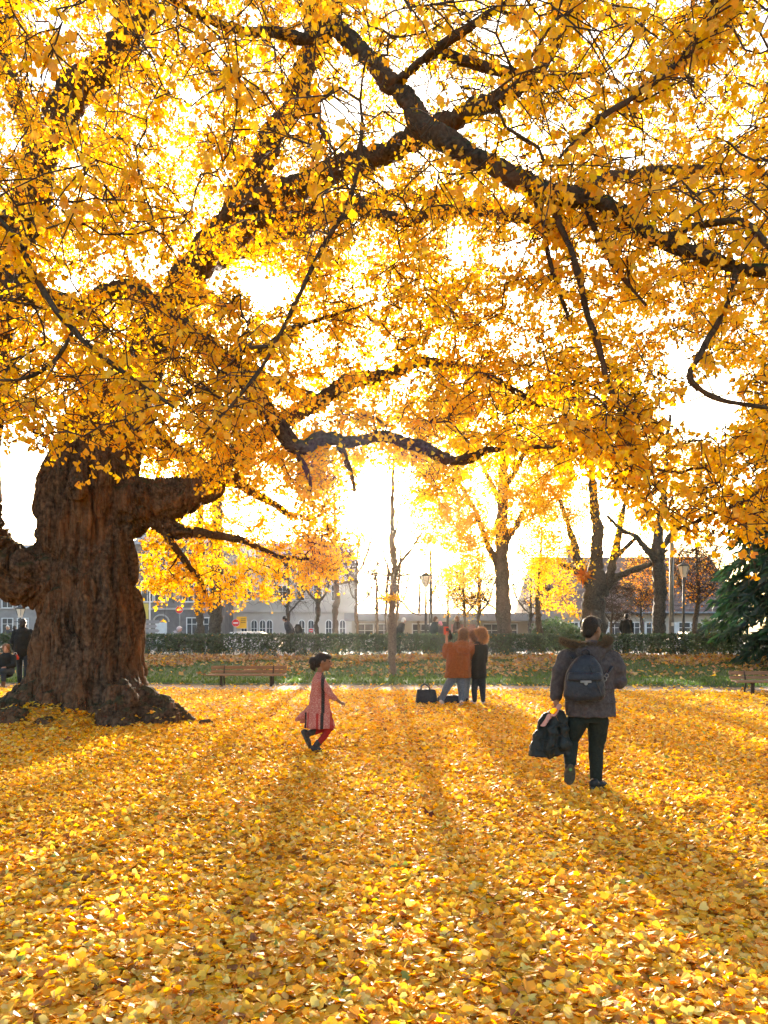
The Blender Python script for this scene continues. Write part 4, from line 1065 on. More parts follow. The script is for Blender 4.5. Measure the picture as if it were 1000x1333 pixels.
def wx(px, Y): return (px - 500) / 1000 * Y
def wz(py, Y): return CAM_H + (817 - py) / 1000 * Y
def wall_box(x0, x1, y0, y1, z0, z1, name, mat, parent):
    mb = MB(); mb.box(((x0 + x1) / 2, (y0 + y1) / 2, (z0 + z1) / 2), (x1 - x0, y1 - y0, z1 - z0)); return mb.build(name, mat, parent, world=True)
def window(parent, xc, zc, w, h, Y, arch=False, shutters=False, bars=True):
    f = MB()
    fr = .09
    if arch:
        def arc(r, n=9): return [(xc + r * math.cos(a), zc + h / 2 - w / 2 + r * math.sin(a)) for a in np.linspace(0, math.pi, n)]
        o_ = [(xc - w / 2 - fr, zc - h / 2), (xc + w / 2 + fr, zc - h / 2)] + arc(w / 2 + fr); i_ = [(xc - w / 2, zc - h / 2), (xc + w / 2, zc - h / 2)] + arc(w / 2)
        n = len(o_)
        f.add([(x, Y - .10, z) for x, z in o_] + [(x, Y - .10, z) for x, z in i_] + [(x, Y + .02, z) for x, z in i_] + [(x, Y + .02, z) for x, z in o_],
              [(k, (k + 1) % n, n + (k + 1) % n, n + k) for k in range(n)] + [(n + k, n + (k + 1) % n, 2 * n + (k + 1) % n, 2 * n + k) for k in range(n)] + [(3 * n + k, 3 * n + (k + 1) % n, (k + 1) % n, k) for k in range(n)])
        p = MB(); p.add([(x, Y - .03, z) for x, z in i_], [tuple(range(n))])
    else:
        for dx, ww, hh in ((-w / 2 - fr / 2, fr, h + 2 * fr), (w / 2 + fr / 2, fr, h + 2 * fr)): f.box((xc + dx, Y - .045, zc), (ww, .09, hh))
        for dz in (-h / 2 - fr / 2, h / 2 + fr / 2): f.box((xc, Y - .05, zc + dz), (w, .08, fr))
        p = MB(); p.box((xc, Y - .02, zc), (w, .03, h))
    if bars:
        f.box((xc, Y - .055, zc), (.05, .05, h * .98)); f.box((xc, Y - .0565, zc + h * .12), (w * .98, .05, .05))
    wo = f.build('window', WHITE, parent, world=True)
    p.build('pane', GLASS, wo, world=True)
    s = MB(); s.box((xc, Y - .09, zc - h / 2 - fr - .05), (w + .4, .18, .08)); s.build('sill', STONE2, wo, world=True)
    if shutters:
        for sgn in (-1, 1):
            s = MB(); s.box((xc + sgn * (w / 2 + fr + w * .28), Y - .06, zc), (w * .5, .05, h + .1))
            for q in range(6): s.box((xc + sgn * (w / 2 + fr + w * .28), Y - .095, zc - h / 2 + (q + .5) * h / 6), (w * .4, .02, h / 9))
            s.build('shutter', WHITE, wo, world=True)
# long pale building with arched windows
Y = 80
r_ = empty('building', (wx(375, Y), Y + 5, 0), 'pale stone building with a row of arched windows behind the bench', 'building')
wall_box(wx(290, Y), wx(462, Y), Y, Y + 10, -.2, 8.6, 'wall', STONE2, r_)
for px0 in (318, 331, 342, 351, 393, 405, 428, 446): window(r_, wx(px0, Y), wz(817, Y) - .35, .55, 2.2, Y, arch=True)
for px0 in (322, 345, 368, 391, 414, 437): window(r_, wx(px0, Y), 5.2, .8, 1.5, Y)
for q in range(12):
    mb = MB(); mb.box((wx(290, Y) - .06 + (.2 if q % 2 else .3), Y - .03, .35 + .7 * q), (.45 if q % 2 else .7, .12, .62), bev=.03); mb.build('quoin', STONE, r_, world=True)
mb = MB(); mb.box((wx(376, Y), Y - .12, 3.3), (wx(462, Y) - wx(290, Y), .24, .22)); mb.box((wx(376, Y), Y - .2, 8.7), (wx(462, Y) - wx(290, Y) + .5, .7, .3)); mb.build('cornice', STONE2, r_, world=True)
mb = MB(); x0, x1 = wx(290, Y) - .2, wx(462, Y) + .2; mb.add([(x0, Y - .3, 8.85), (x1, Y - .3, 8.85), (x1, Y + 10, 8.85), (x0, Y + 10, 8.85), (x0 + 1, Y + 5, 11), (x1 - 1, Y + 5, 11)], [(0, 1, 5, 4), (1, 2, 5), (2, 3, 4, 5), (3, 0, 4), (3, 2, 1, 0)]); mb.build('roof', SLATE, r_, world=True)
# darker stone house with garage door
Y = 74
r_ = empty('building', (wx(235, Y), Y + 5, 0), 'dark grey stone house with white garage door and tall windows', 'building')
wall_box(wx(172, Y), wx(288, Y), Y, Y + 9, -.2, 9.6, 'wall', STONE3, r_)
for px0 in (192, 209, 245, 272): window(r_, wx(px0, Y), 5.1, 1.0, 1.9, Y)
for px0 in (192, 209, 245, 272): window(r_, wx(px0, Y), 8.1, 1.0, 1.5, Y)
window(r_, wx(250, Y), 1.75, .9, 1.5, Y); window(r_, wx(272, Y), 1.75, .9, 1.5, Y)
d_ = MB(); d_.box((wx(210, Y), Y - .05, 1.0), (1.1, .1, 2.2))
dr = d_.build('door', WHITE, r_, world=True)
for q in range(4): mb = MB(); mb.box((wx(210, Y), Y - .115, .25 + .5 * q), (.95, .03, .4), bev=.01); mb.build('door_panel', WHITE, dr, world=True)
mb = MB(); mb.tube([(wx(210, Y) + .75 * math.cos(a), Y - .06, 2.15 + .65 * math.sin(a)) for a in np.linspace(0, math.pi, 12)], .09, 6); mb.build('arch', STONE2, r_, world=True)
mb = MB(); mb.box((wx(230, Y), Y - .1, 3.4), (wx(288, Y) - wx(172, Y), .2, .2)); mb.build('cornice', STONE2, r_, world=True)
mb = MB(); x0, x1 = wx(172, Y) - .2, wx(288, Y) + .2; mb.add([(x0, Y - .3, 9.6), (x1, Y - .3, 9.6), (x1, Y + 9, 9.6), (x0, Y + 9, 9.6), (x0 + 1, Y + 4.5, 12), (x1 - 1, Y + 4.5, 12)], [(0, 1, 5, 4), (1, 2, 5), (2, 3, 4, 5), (3, 0, 4), (3, 2, 1, 0)]); mb.build('roof', SLATE, r_, world=True)
# far-left block
Y = 78
r_ = empty('building', (wx(-20, Y), Y + 5, 0), 'grey block seen under the great left limb', 'building')
wall_box(wx(-110, Y), wx(60, Y), Y, Y + 9, -.2, 8.2, 'wall', STONE, r_)
for px0 in (-60, -35, -10, 10, 30): window(r_, wx(px0, Y), 4.4, 1.0, 1.5, Y); window(r_, wx(px0, Y), 1.8, 1.0, 1.4, Y)
mb = MB(); x0, x1 = wx(-110, Y) - .3, wx(60, Y) + .3; mb.add([(x0, Y - .4, 8.2), (x1, Y - .4, 8.2), (x1, Y + 9, 8.2), (x0, Y + 9, 8.2), (x0 + 1, Y + 4.5, 10.5), (x1 - 1, Y + 4.5, 10.5)], [(0, 1, 5, 4), (1, 2, 5), (2, 3, 4, 5), (3, 0, 4), (3, 2, 1, 0)]); mb.build('roof', SLATE, r_, world=True)
# flat pavilion
Y = 60
r_ = empty('pavilion', (wx(590, Y), Y + 3, 0), 'low pavilion with flat white roof and wide windows behind the hedge', 'building')
wall_box(wx(458, Y), wx(728, Y), Y, Y + 6, -.2, 2.12, 'wall', CREAM, r_)
mb = MB(); mb.box((wx(592, Y), Y + 2.5, 2.42), (wx(735, Y) - wx(450, Y), 8, .58)); mb.build('roof', SLATE, r_, world=True)
for px0 in (475, 500, 548, 640, 662, 706): window(r_, wx(px0, Y), 1.22, 1.25, 1.25, Y)
mb = MB(); mb.box((wx(604, Y), Y - .06, 1.55), (2.0, .08, .62)); mb.build('sign_board', plain('pink_board', (.62, .30, .26, 1), (.68, .36, .3, 1), 3, .6), r_, world=True)
dr = MB(); dr.box((wx(574, Y), Y - .05, 1.0), (1.0, .1, 2.1)); dr.build('door', STEEL, r_, world=True)
# house with the big brown roof
Y = 68
r_ = empty('house', (wx(840, Y), Y + 6, 0), 'cream house with huge brown tiled roof and white shuttered windows', 'building')
wall_box(wx(705, Y), wx(965, Y), Y, Y + 12, -.2, 3.0, 'wall', CREAM, r_)
x0, x1 = wx(700, Y), wx(970, Y)
mb = MB(); mb.add([(x0, Y - .5, 2.95), (x1, Y - .5, 2.95), (x1, Y + 12.5, 2.95), (x0, Y + 12.5, 2.95), (x0 + .6, Y + 6, 8.4), (x1 - .6, Y + 6, 8.4)], [(0, 1, 5, 4), (1, 2, 5), (2, 3, 4, 5), (3, 0, 4), (3, 2, 1, 0)]); rf = mb.build('roof', ROOF, r_, world=True)
for k_ in range(13):                                                  # tile courses
    t = (k_ + .5) / 13
    mb = MB(); mb.box(((x0 + x1) / 2, Y - .5 + 6.5 * t, 2.97 + 5.45 * t), (x1 - x0 - 1.2 * t, .10, .05)); mb.build('tile_course', ROOF, rf, world=True)
mb = MB(); mb.box((wx(762, Y), Y + 5, 8.6), (.9, .7, 1.6)); mb.build('chimney', ROOF, rf, world=True)
mb = MB(); mb.tube([(x0, Y - .55, 2.9), (x1, Y - .55, 2.9)], .09, 8); mb.build('gutter', GALV, r_, world=True)
for px0 in (722, 748, 768, 800, 826, 848, 891, 925, 950): window(r_, wx(px0, Y), 1.45, .95, 1.15, Y, shutters=True)

# ------------------------------------------------------------------ street furniture
def post(parent, x, y, z0, z1, r=.05, mat=STEEL, name='post', r1=None):
    mb = MB(); mb.tube([(x, y, z0), (x, y, z1)], [r, r1 or r], 10); return mb.build(name, mat, parent, True, world=True)
def no_entry(px0, py0, Y, r, label, panel=None, z0=-.02, mirror=False):
    x, z = wx(px0, Y), wz(py0, Y); root = empty('road_sign', (x, Y, z0), label, 'sign')
    post(root, x, Y + .06, z0, z + (1.25 if mirror else r), .035, GALV)
    mb = MB(); mb.disc((x, Y, z), r, (0, 1, 0), .03, 28); d = mb.build('sign_disc', RED, root, world=True)
    mb = MB(); mb.disc((x, Y + .004, z), r * 1.06, (0, 1, 0), .02, 28); mb.build('rim', WHITE, d, world=True)
    mb = MB(); mb.box((x, Y - .02, z), (r * 1.36, .012, r * .36)); mb.build('bar', WHITE, d, world=True)
    if panel:
        mb = MB(); mb.box((x + .32, Y + .12, z + .03), (.60, .03, .70), bev=.01); p = mb.build('panel', YELLOW, root, world=True)
        for q in range(3): mb = MB(); mb.box((x + .42, Y + .10, z + .24 - .11 * q), (.28, .01, .035)); mb.build('text_line', BLACK, p, world=True)
    if mirror:
        mb = MB(); mb.disc((x - .12, Y, z + .92), .24, (0, 1, 0), .04, 24); mb.build('round_plate', SLATE, root, world=True)
no_entry(307, 811, 45, .215, 'red no-entry sign in front of a yellow notice panel', True)
no_entry(233.5, 794, 45, .205, 'red no-entry sign on a pale pole beside the motorcyclist', mirror=True)
no_entry(405, 821, 62, .17, 'small distant red no-entry sign near the bare grey trunk')
# direction signs
Y = 47; x = wx(195, Y); root = empty('direction_sign', (x, Y, -.02), 'white post with small white direction boards and a yellow banner', 'sign')
post(root, x, Y, -.02, 4.0, .05, WHITE)
for q, (zz, dx) in enumerate([(1.95, .14), (1.68, -.06), (1.40, .1)]):
    mb = MB(); mb.add([(x + dx - .42, Y - .07, zz - .1), (x + dx + .42, Y - .07, zz - .1), (x + dx + .54, Y - .07, zz), (x + dx + .42, Y - .07, zz + .1), (x + dx - .42, Y - .07, zz + .1)] + [(x + dx + a, Y - .10, zz + b) for a, b in ((-.42, -.1), (.42, -.1), (.54, 0), (.42, .1), (-.42, .1))], [(0, 1, 2, 3, 4), (9, 8, 7, 6, 5)] + [(k, (k + 1) % 5, 5 + (k + 1) % 5, 5 + k) for k in range(5)]); mb.build('direction_board', SLATE, root, world=True)
mb = MB(); mb.box((x - .5, Y - .02, 2.6), (.85, .03, .95), bev=.01); mb.build('banner', plain('banner', (.62, .50, .10, 1), (.68, .56, .14, 1), 2, .6), root, world=True)
# lamp posts
def lantern(px0, py_top, Y, label, z0=.36, warm=False):
    x, z = wx(px0, Y), wz(py_top, Y); root = empty('street_lamp', (x, Y, z0), label, 'street lamp')
    post(root, x, Y, z0, z - .62, .075, STEEL, 'post', .05)
    mb = MB(); mb.loft([(x, Y, z0, .16, .16), (x, Y, z0 + .5, .14, .14), (x, Y, z0 + .6, .08, .08)], 12); mb.build('base', STEEL, root, True, world=True)
    mb = MB(); mb.loft([(x, Y, z - .62, .12, .12), (x, Y, z - .5, .16, .16), (x, Y, z - .12, .27, .27)], 6); g = mb.build('lantern', plain('lantern_glass', (.75, .70, .60, 1), (.82, .78, .68, 1), 3, .3), root, world=True)
    mb = MB()
    for q in range(6): a = q * math.pi / 3; mb.tube([(x + .165 * math.cos(a), Y + .165 * math.sin(a), z - .5), (x + .275 * math.cos(a), Y + .275 * math.sin(a), z - .12)], .014, 4)
    mb.build('frame', STEEL, g, world=True)
    mb = MB(); mb.loft([(x, Y, z - .118, .31, .31), (x, Y, z - .03, .2, .2), (x, Y, z + .06, .05, .05), (x, Y, z + .16, .015, .015)], 12); mb.build('cap', STEEL, root, True, world=True)
    mb = MB(); mb.tube([(x - .35, Y, z - .85), (x + .35, Y, z - .85)], .02, 6); mb.build('ladder_bar', STEEL, root, world=True)
lantern(890, 734, 36, 'old style lantern lamp post between the grey pole and the conifer')
lantern(554.5, 747, 36.5, 'old style lantern lamp post close to a thicker plain post')
lantern(26.5, 790, 44, 'lantern lamp post seen under the great left limb', z0=-.02)
for px0, Y, r, zt, z0, lb in [(874.5, 34.5, .125, 6.8, .36, 'tall tapered grey pole beside the forked tree'), (561, 37.5, .10, 5.4, .36, 'plain grey post standing close to a lantern lamp')]:
    root = empty('pole', (wx(px0, Y), Y, z0), lb, 'pole'); post(root, wx(px0, Y), Y, z0, zt, r, GALV if px0 > 800 else STEEL, 'shaft', r * .62)
    mb = MB(); mb.loft([(wx(px0, Y), Y, z0, r * 1.7, r * 1.7), (wx(px0, Y), Y, z0 + .25, r * 1.5, r * 1.5), (wx(px0, Y), Y, z0 + .3, r * 1.05, r * 1.05)], 12); mb.build('base', STEEL, root, True, world=True)
    mb = MB(); mb.box((wx(px0, Y), Y - r * .95, 1.75), (.10, .03, .16)); mb.build('sticker', WHITE, root, world=True)
# globe lamp with small round plates
Y = 50; x = wx(835.5, Y); root = empty('globe_lamp', (x, Y, -.02), 'slim white lamp post with round globe and purple plate', 'street lamp')
post(root, x, Y, -.02, wz(783, Y), .055, WHITE); mb = MB(); mb.tube([(x, Y, wz(783, Y)), (x - .1, Y, wz(778, Y)), (x - .34, Y, wz(776, Y))], .03, 6); mb.build('arm', WHITE, root, True, world=True)
mb = MB(); mb.ell((x - .42, Y, wz(774, Y)), (.2, .2, .17)); mb.build('globe', plain('globe_glass', (.7, .7, .7, 1), (.75, .75, .75, 1), 3, .3), root, True, world=True)
mb = MB(); mb.loft([(x, Y, wz(808, Y), .05, .05), (x, Y, wz(805.5, Y), .16, .16), (x, Y, wz(804.5, Y), .22, .22)], 14); mb.build('collar', WHITE, root, True, world=True)
mb = MB(); mb.box((x, Y - .08, wz(812.5, Y)), (.2, .03, .34), bev=.01); mb.build('plate', plain('purple_plate', (.22, .03, .10, 1), (.26, .04, .12, 1), 4, .5), root, world=True)
# paper star
Y = 32.6; c = Vector(P(760, 749, Y)); root = empty('star_lantern', c, 'orange many-pointed star lantern hanging from the limbed tree', 'lantern')
ORG = leaf_material('star_paper', .5, .05)
def star_mesh():
    V, F = [], []
    n = 20; ga = math.pi * (3 - math.sqrt(5))
    for i in range(n):
        z_ = 1 - 2 * (i + .5) / n; r2 = math.sqrt(1 - z_ * z_); dv = Vector((r2 * math.cos(ga * i), r2 * math.sin(ga * i), z_))
        u = dv.orthogonal().normalized(); w = dv.cross(u); o_ = len(V)
        V += [c + dv * .14 + (u * math.cos(a) + w * math.sin(a)) * .085 for a in (0, 1.57, 3.14, 4.71)] + [c + dv * (.56 if i % 2 else .44)]
        F += [(o_ + k, o_ + (k + 1) % 4, o_ + 4) for k in range(4)]
    o_ = len(V); mb_ = MB(); mb_.ell(c, (.16, .16, .16)); V += [Vector(v) for v in mb_.v]; 
    me = mesh_np('star_body', np.array([v[:] for v in V]), [np.array(F), np.array(mb_.f) + o_], False, np.tile((.85, .30, .02), (len(V), 1)))
    return me
link('star_body', star_mesh(), ORG, root)
mb = MB(); mb.tube([c + Vector((0, 0, .3)), c + Vector((.02, .3, 1.0))], .008, 5); mb.build('cord', STEEL, root, world=True)

# benches
WOOD = plain('bench_wood', (.20, .11, .06, 1), (.34, .20, .115, 1), 6, .75, .4, 30, stretch=(1, 12, 12))
CAST = plain('bench_frame', (.03, .026, .02, 1), (.07, .05, .035, 1), 8, .7)
def bench(px0, py0, label, w=2.1, h=1.0, Y=None, x=None):
    Y = Y or CAM_H * FPX / (py0 - 817); x = wx(px0, Y) if x is None else x; zg = float(gz(np.array([x]), np.array([Y]))[0])
    root = empty('park_bench', (x, Y, zg), label, 'bench', 'benches along the sandy path')
    for z, y_, t in ((.395, .245, .078), (.505, .285, .088)):
        mb = MB(); mb.box((0, y_, z * h), (w, .035, t), bev=.008, rot=Matrix.Rotation(-.25, 3, 'X')); mb.build('back_slat', WOOD, root)
    for q in range(4):
        mb = MB(); mb.box((-.03 if q == 0 else 0, -.20 + .105 * q, (.315 + .004 * q) * h), (w + .02, .088, .032), bev=.006); mb.build('seat_slat', WOOD, root)
    for s in (-.68, .68):
        mb = MB(); mb.box((s, -.15, .148 * h), (.075, .055, .30 * h), bev=.008); mb.build('leg', CAST, root)
        mb = MB(); mb.tube([(s, .28, 0), (s, .19, .28 * h), (s, .21, .34 * h), (s, .305, .56 * h)], .022, 8); mb.build('leg', CAST, root)
        mb = MB(); mb.box((s, -.02, .284 * h), (.05, .40, .03)); mb.build('seat_bracket', CAST, root)
    return root
bench(322, 893, 'wooden park bench standing empty between ginkgo trunk and young tree')
bench(1013, 904, 'empty wooden park bench near the conifer at the path edge')
bench(-42, 893, 'wooden park bench with a seated person, left of the ginkgo trunk')

# white cars in the street
def car(px0, py_top, Y, label, L=4.2, face=0):
    x = wx(px0, Y); root = empty('parked_car', (x, Y, 0.0), label, 'car', 'white cars in the street')
    PAINT = plain('car_paint', (.70, .70, .70, 1), (.76, .76, .76, 1), 1, .25, spec=.5)
    mb = MB(); H = wz(py_top, Y)
    prof = [(-L / 2, .45), (-L / 2 + .08, .78), (-L * .30, .95), (-L * .18, H - .04), (-L * .05, H), (L * .22, H - .02), (L * .40, .98), (L / 2 - .05, .85), (L / 2, .45), (L / 2 - .1, .25), (-L / 2 + .1, .25)]
    n = len(prof)
    for sy, inset in ((-1, 0),): pass
    vs = []
    for yy, k_ in ((-.86, 0), (-.80, 1), (.80, 1), (.86, 0)):
        for (a, b) in prof: vs.append((a, yy * (1 if b < 1.0 else .86), b))
    fs = [tuple(range(n - 1, -1, -1)), tuple(3 * n + q for q in range(n))]
    for s in range(3): fs += [(s * n + q, s * n + (q + 1) % n, (s + 1) * n + (q + 1) % n, (s + 1) * n + q) for q in range(n)]
    mb.add(vs, fs); mb.build('body', PAINT, root, False)
    for sy in (-1, 1):
        w_ = MB(); w_.add([(-L * .28, sy * .765, .99), (L * .36, sy * .765, 1.0), (L * .21, sy * .745, H - .10), (-L * .165, sy * .745, H - .11)], [(0, 1, 2, 3)]); w_.build('window', GLASS, root)
        for sx in (-.31, .31):
            w_ = MB(); w_.disc((sx * L, sy * .78, .32), .32, (0, 1, 0), .2, 20); wo = w_.build('wheel', BLACK, root, True); w_ = MB(); w_.disc((sx * L, sy * .885, .32), .2, (0, 1, 0), .02, 16); w_.build('rim', GALV, wo, True)
    for sx in (-1, 1):
        w_ = MB(); w_.box((sx * (L / 2 - .02), -.6, .66), (.06, .28, .12)); w_.build('light', GLASS, root)
car(320, 822, 45, 'white car whose roof shows over the hedge by a no-entry sign')
car(904, 822, 46, 'white car whose roof shows over the hedge behind the lantern', 3.6)

# ------------------------------------------------------------------ people
SKIN = plain('skin', (.42, .23, .15, 1), (.50, .28, .19, 1), 8, .55)
SKIN_D = plain('brown_skin', (.22, .11, .06, 1), (.28, .15, .085, 1), 8, .55)
HAIR_B = plain('black_hair', (.008, .007, .006, 1), (.02, .016, .014, 1), 60, .45, .6, 120)
HAIR_R = plain('auburn_hair', (.055, .022, .010, 1), (.13, .052, .02, 1), 60, .5, .6, 120)
HAIR_G = plain('ginger_hair', (.12, .052, .020, 1), (.24, .11, .042, 1), 60, .5, .6, 120)
TEDDY = plain('teddy_fleece', (.21, .062, .011, 1), (.34, .11, .022, 1), 45, .95, .9, 110, sheen=.15)
BLACKC = plain('black_wool', (.010, .013, .013, 1), (.020, .024, .024, 1), 50, .95, .4, 120)
JEANS = plain('blue_jeans', (.085, .125, .18, 1), (.14, .19, .25, 1), 40, .9, .3, 150)
DARKJ = plain('dark_leggings', (.020, .030, .040, 1), (.035, .048, .06, 1), 40, .9)
PARKA = plain('grey_parka', (.050, .046, .050, 1), (.085, .078, .082, 1), 30, .85, .5, 60)
TROUS = plain('dark_trousers', (.010, .016, .013, 1), (.018, .026, .021, 1), 40, .95, .3, 90)
LEATH = plain('navy_leather', (.012, .018, .028, 1), (.022, .030, .044, 1), 30, .45, .3, 80)
SHOE_W = plain('white_shoe', (.55, .46, .42, 1), (.65, .58, .54, 1), 20, .7)
SHOE_B = plain('black_shoe', (.010, .012, .012, 1), (.02, .022, .022, 1), 20, .6)
SOLE = plain('rubber_sole', (.05, .055, .045, 1), (.09, .09, .075, 1), 30, .8)
TIGHTS = plain('red_tights', (.26, .016, .014, 1), (.34, .026, .022, 1), 40, .9)
BOOT = plain('grey_boot', (.035, .032, .032, 1), (.065, .058, .055, 1), 30, .8, .4, 60)
FURM = plain('fur', (.03, .025, .018, 1), (.10, .075, .045, 1), 70, .9)
PUFFER = plain('dark_puffer', (.010, .016, .016, 1), (.020, .028, .028, 1), 20, .6, .5, 25)
PINK = plain('pink_knit', (.50, .26, .22, 1), (.62, .36, .30, 1), 30, .9)
REDC = plain('red_case', (.62, .06, .03, 1), (.7, .09, .04, 1), 10, .4)
EYE = plain('eye_dark', (.006, .005, .004, 1), (.01, .008, .007, 1), 10, .2)
LIPS = plain('lips', (.30, .09, .07, 1), (.34, .11, .09, 1), 10, .5)

def Vv(*a): return Vector(a)
def head_prims(mb, c, yaw, s=1.0, pitch=0.0):
    """skull, jaw, nose and ears; yaw = direction of the face in the ground plane"""
    R = Matrix.Rotation(yaw, 3, 'Z') @ Matrix.Rotation(pitch, 3, 'Y'); c = Vector(c)
    q = lambda x, y, z: c + R @ (Vector((x, y, z)) * s)
    mb.ell(q(-.012, 0, .018), (.098 * s, .076 * s, .100 * s), 14, 10, R)
    mb.ell(q(.032, 0, -.045), (.062 * s, .058 * s, .070 * s), 12, 8, R)
    mb.ell(q(.060, 0, -.092), (.026 * s, .030 * s, .022 * s), 10, 6, R)
    mb.chain([q(.088, 0, .020), q(.106, 0, -.018)], [.010 * s, .016 * s], 8)
    mb.ell(q(.080, 0, -.052), (.020 * s, .026 * s, .013 * s), 8, 6, R)
    for sy in (-1, 1): mb.ell(q(.0, sy * .079, -.008), (.020 * s, .010 * s, .032 * s), 8, 6, R)
    return q
def hand_prims(mb, w, d, palm_n, s=1.0, curl=.5):
    """palm and five fingers; w wrist, d direction of the hand, palm_n the side the fingers curl to"""
    w, d, n = Vector(w), Vector(d).normalized(), Vector(palm_n).normalized(); u = d.cross(n).normalized()
    for a in (-.022, 0, .022): mb.chain([w + u * a * .5 * s, w + d * .085 * s + u * a * 1.2 * s], [.019 * s, .015 * s], 8)
    for i, (a, L) in enumerate([(-.034, .062), (-.012, .074), (.011, .070), (.032, .055)]):
        b = w + d * .088 * s + u * a * s; e1 = b + (d * (1 - curl * .4) + n * curl * .6) * L * .5 * s; e2 = e1 + (d * (.6 - curl * .9) + n * (.25 + curl)) * L * .5 * s
        mb.chain([b, e1, e2], [.0100 * s, .0092 * s, .0078 * s], 7)
    t0 = w + d * .028 * s - u * .030 * s; t1 = t0 + (d * .6 - u * .6 + n * .4) * .038 * s; t2 = t1 + (d * .9 + n * .5) * .030 * s
    mb.chain([t0, t1, t2], [.013 * s, .0110 * s, .0088 * s], 7)
def strands(name, src, n, L, w, mat, parent, droop=.3, mask=None, seed=0):
    """loose hair or fur on the surface of a mesh"""
    V, N = get_vn(src.data); rs = np.random.default_rng(seed)
    idx = np.arange(len(V)) if mask is None else np.where(mask(V))[0]
    j = rs.choice(idx, n); b = V[j] - N[j] * .006; d = N[j] + rs.normal(size=(n, 3)) * .45; d[:, 2] -= droop; d /= np.linalg.norm(d, axis=1, keepdims=True)
    l_ = rs.uniform(.5, 1, (n, 1)) * L; u = np.cross(d, rs.normal(size=(n, 3))); u /= np.linalg.norm(u, axis=1, keepdims=True) + 1e-9
    m_ = b + d * l_ * .55; e = b + d * l_ + np.array((0, 0, -droop * .35)) * l_
    VV = np.stack([b - u * w, b + u * w, m_ + u * w * .8, m_ - u * w * .8, e], 1).reshape(-1, 3); o = (np.arange(n) * 5)[:, None]
    o_ = link(name, mesh_np(name, VV, [np.concatenate([o, o + 1, o + 2, o + 3], 1), np.concatenate([o + 3, o + 2, o + 4], 1)]), mat, src, keep_world=False)
    o_['kind'] = 'stuff'; return o_
def strand_mat(name, c, t=.5):
    m, n, l = nmat(name); n.remove(n['Principled BSDF'])
    d = n.new('ShaderNodeBsdfDiffuse'); tr_ = n.new('ShaderNodeBsdfTranslucent'); d.inputs[0].default_value = c; tr_.inputs[0].default_value = c
    mx = n.new('ShaderNodeMixShader'); mx.inputs[0].default_value = t; l.new(d.outputs[0], mx.inputs[1]); l.new(tr_.outputs[0], mx.inputs[2]); l.new(mx.outputs[0], n['Material Output'].inputs[0]); return m
ST_GINGER = strand_mat('ginger_strands', (.42, .21, .085, 1), .5); ST_AUB = strand_mat('auburn_strands', (.26, .12, .05, 1), .5)
ST_FUR = strand_mat('fur_strands', (.13, .10, .065, 1), .4); ST_TEDDY = strand_mat('fleece_strands', (.40, .13, .025, 1), .4); ST_BLACK = strand_mat('black_strands', (.02, .016, .013, 1), .3)

def shoe(parent, heel, toe, up, w=.045, h=.075, mat=SHOE_B, sole=SOLE, name='shoe', shaft=None):
    """shoe from heel to toe with sole, up = direction away from the sole"""
    heel, toe, up = Vector(heel), Vector(toe), Vector(up).normalized(); d = toe - heel; L = d.length; d.normalize(); up = (up - d * up.dot(d)).normalized(); s = d.cross(up)
    R = Matrix((d, s, up)).transposed()
    mb = MB()
    mb.ell(heel + d * L * .20 + up * h * .55, (L * .24, w * .92, h * .62), 12, 8, R); mb.ell(heel + d * L * .55 + up * h * .42, (L * .34, w, h * .46), 12, 8, R); mb.ell(heel + d * L * .80 + up * h * .34, (L * .22, w * .95, h * .36), 12, 8, R)
    if shaft: mb.chain([heel + d * L * .28 + up * h * .6, Vector(shaft[0])], [w * .98, shaft[1]], 10)
    o = blob(name, mb, mat, parent, .008, 2)
    sb = MB(); pts = []
    for i in range(16):
        a = 2 * math.pi * i / 16; x_ = math.cos(a); y_ = math.sin(a); pts.append(heel + d * (L * (.5 + .52 * x_)) + s * (w * 1.04 * y_ * (.92 + .14 * x_)))
    sb.add([p - up * .004 for p in pts] + [p + up * .020 for p in pts], [tuple(range(15, -1, -1)), tuple(range(16, 32))] + [(i, (i + 1) % 16, 16 + (i + 1) % 16, 16 + i) for i in range(16)])
    sb.build('sole', sole, o)
    return o
def gz1(x, y): return float(gz(np.array([x]), np.array([y]))[0])

# ---- man with backpack
Y = 7.65; X = wx(760, Y); man = empty('person', (X, Y, gz1(X, Y) + .02), 'person walking away in grey fur-hooded parka with backpack, carrying a dark jacket', 'person')
k_ = .00765
def L2(px, py, y=0.0): return Vector(((px - 760) * k_, y, (1027 - py) * k_))
mb = MB()
hc = L2(771.5, 820); q = head_prims(mb, hc, .55, 1.02, .15)
mb.chain([L2(769, 846), L2(770, 830)], [.062, .056], 12)
mb.loft([(.06, .0, .80, .15, .10), (.06, 0, 1.0, .14, .10), (.05, 0, 1.25, .17, .11), (.05, 0, 1.36, .14, .09), (.06, 0, 1.42, .06, .06)], 16)
wl = L2(723.5, 916, -.02); el = L2(727, 889, .02); shl = L2(737, 858)
mb.chain([shl, el, wl], [.05, .042, .030], 10); hand_prims(mb, wl, (.02, -.05, -1), (.9, .1, 0), 1.05, .9)
er = L2(806, 888, .0); wr = L2(797, 874, .30); shr = L2(797, 858)
mb.chain([shr, er, wr], [.05, .042, .030], 10); hand_prims(mb, wr, (-.2, .9, .35), (-.3, -.2, 1), 1.0, .7)
kl = L2(744, 968, .06); al = L2(739.5, 992, -.10); ar = L2(777, 1013, .03); kr = L2(778, 972, .05)
mb.chain([L2(752, 935), kl, al], [.075, .055, .038], 10); mb.chain([L2(779, 935), kr, ar], [.075, .055, .038], 10)
body = blob('body', mb, SKIN_D, man, .0085, 2)
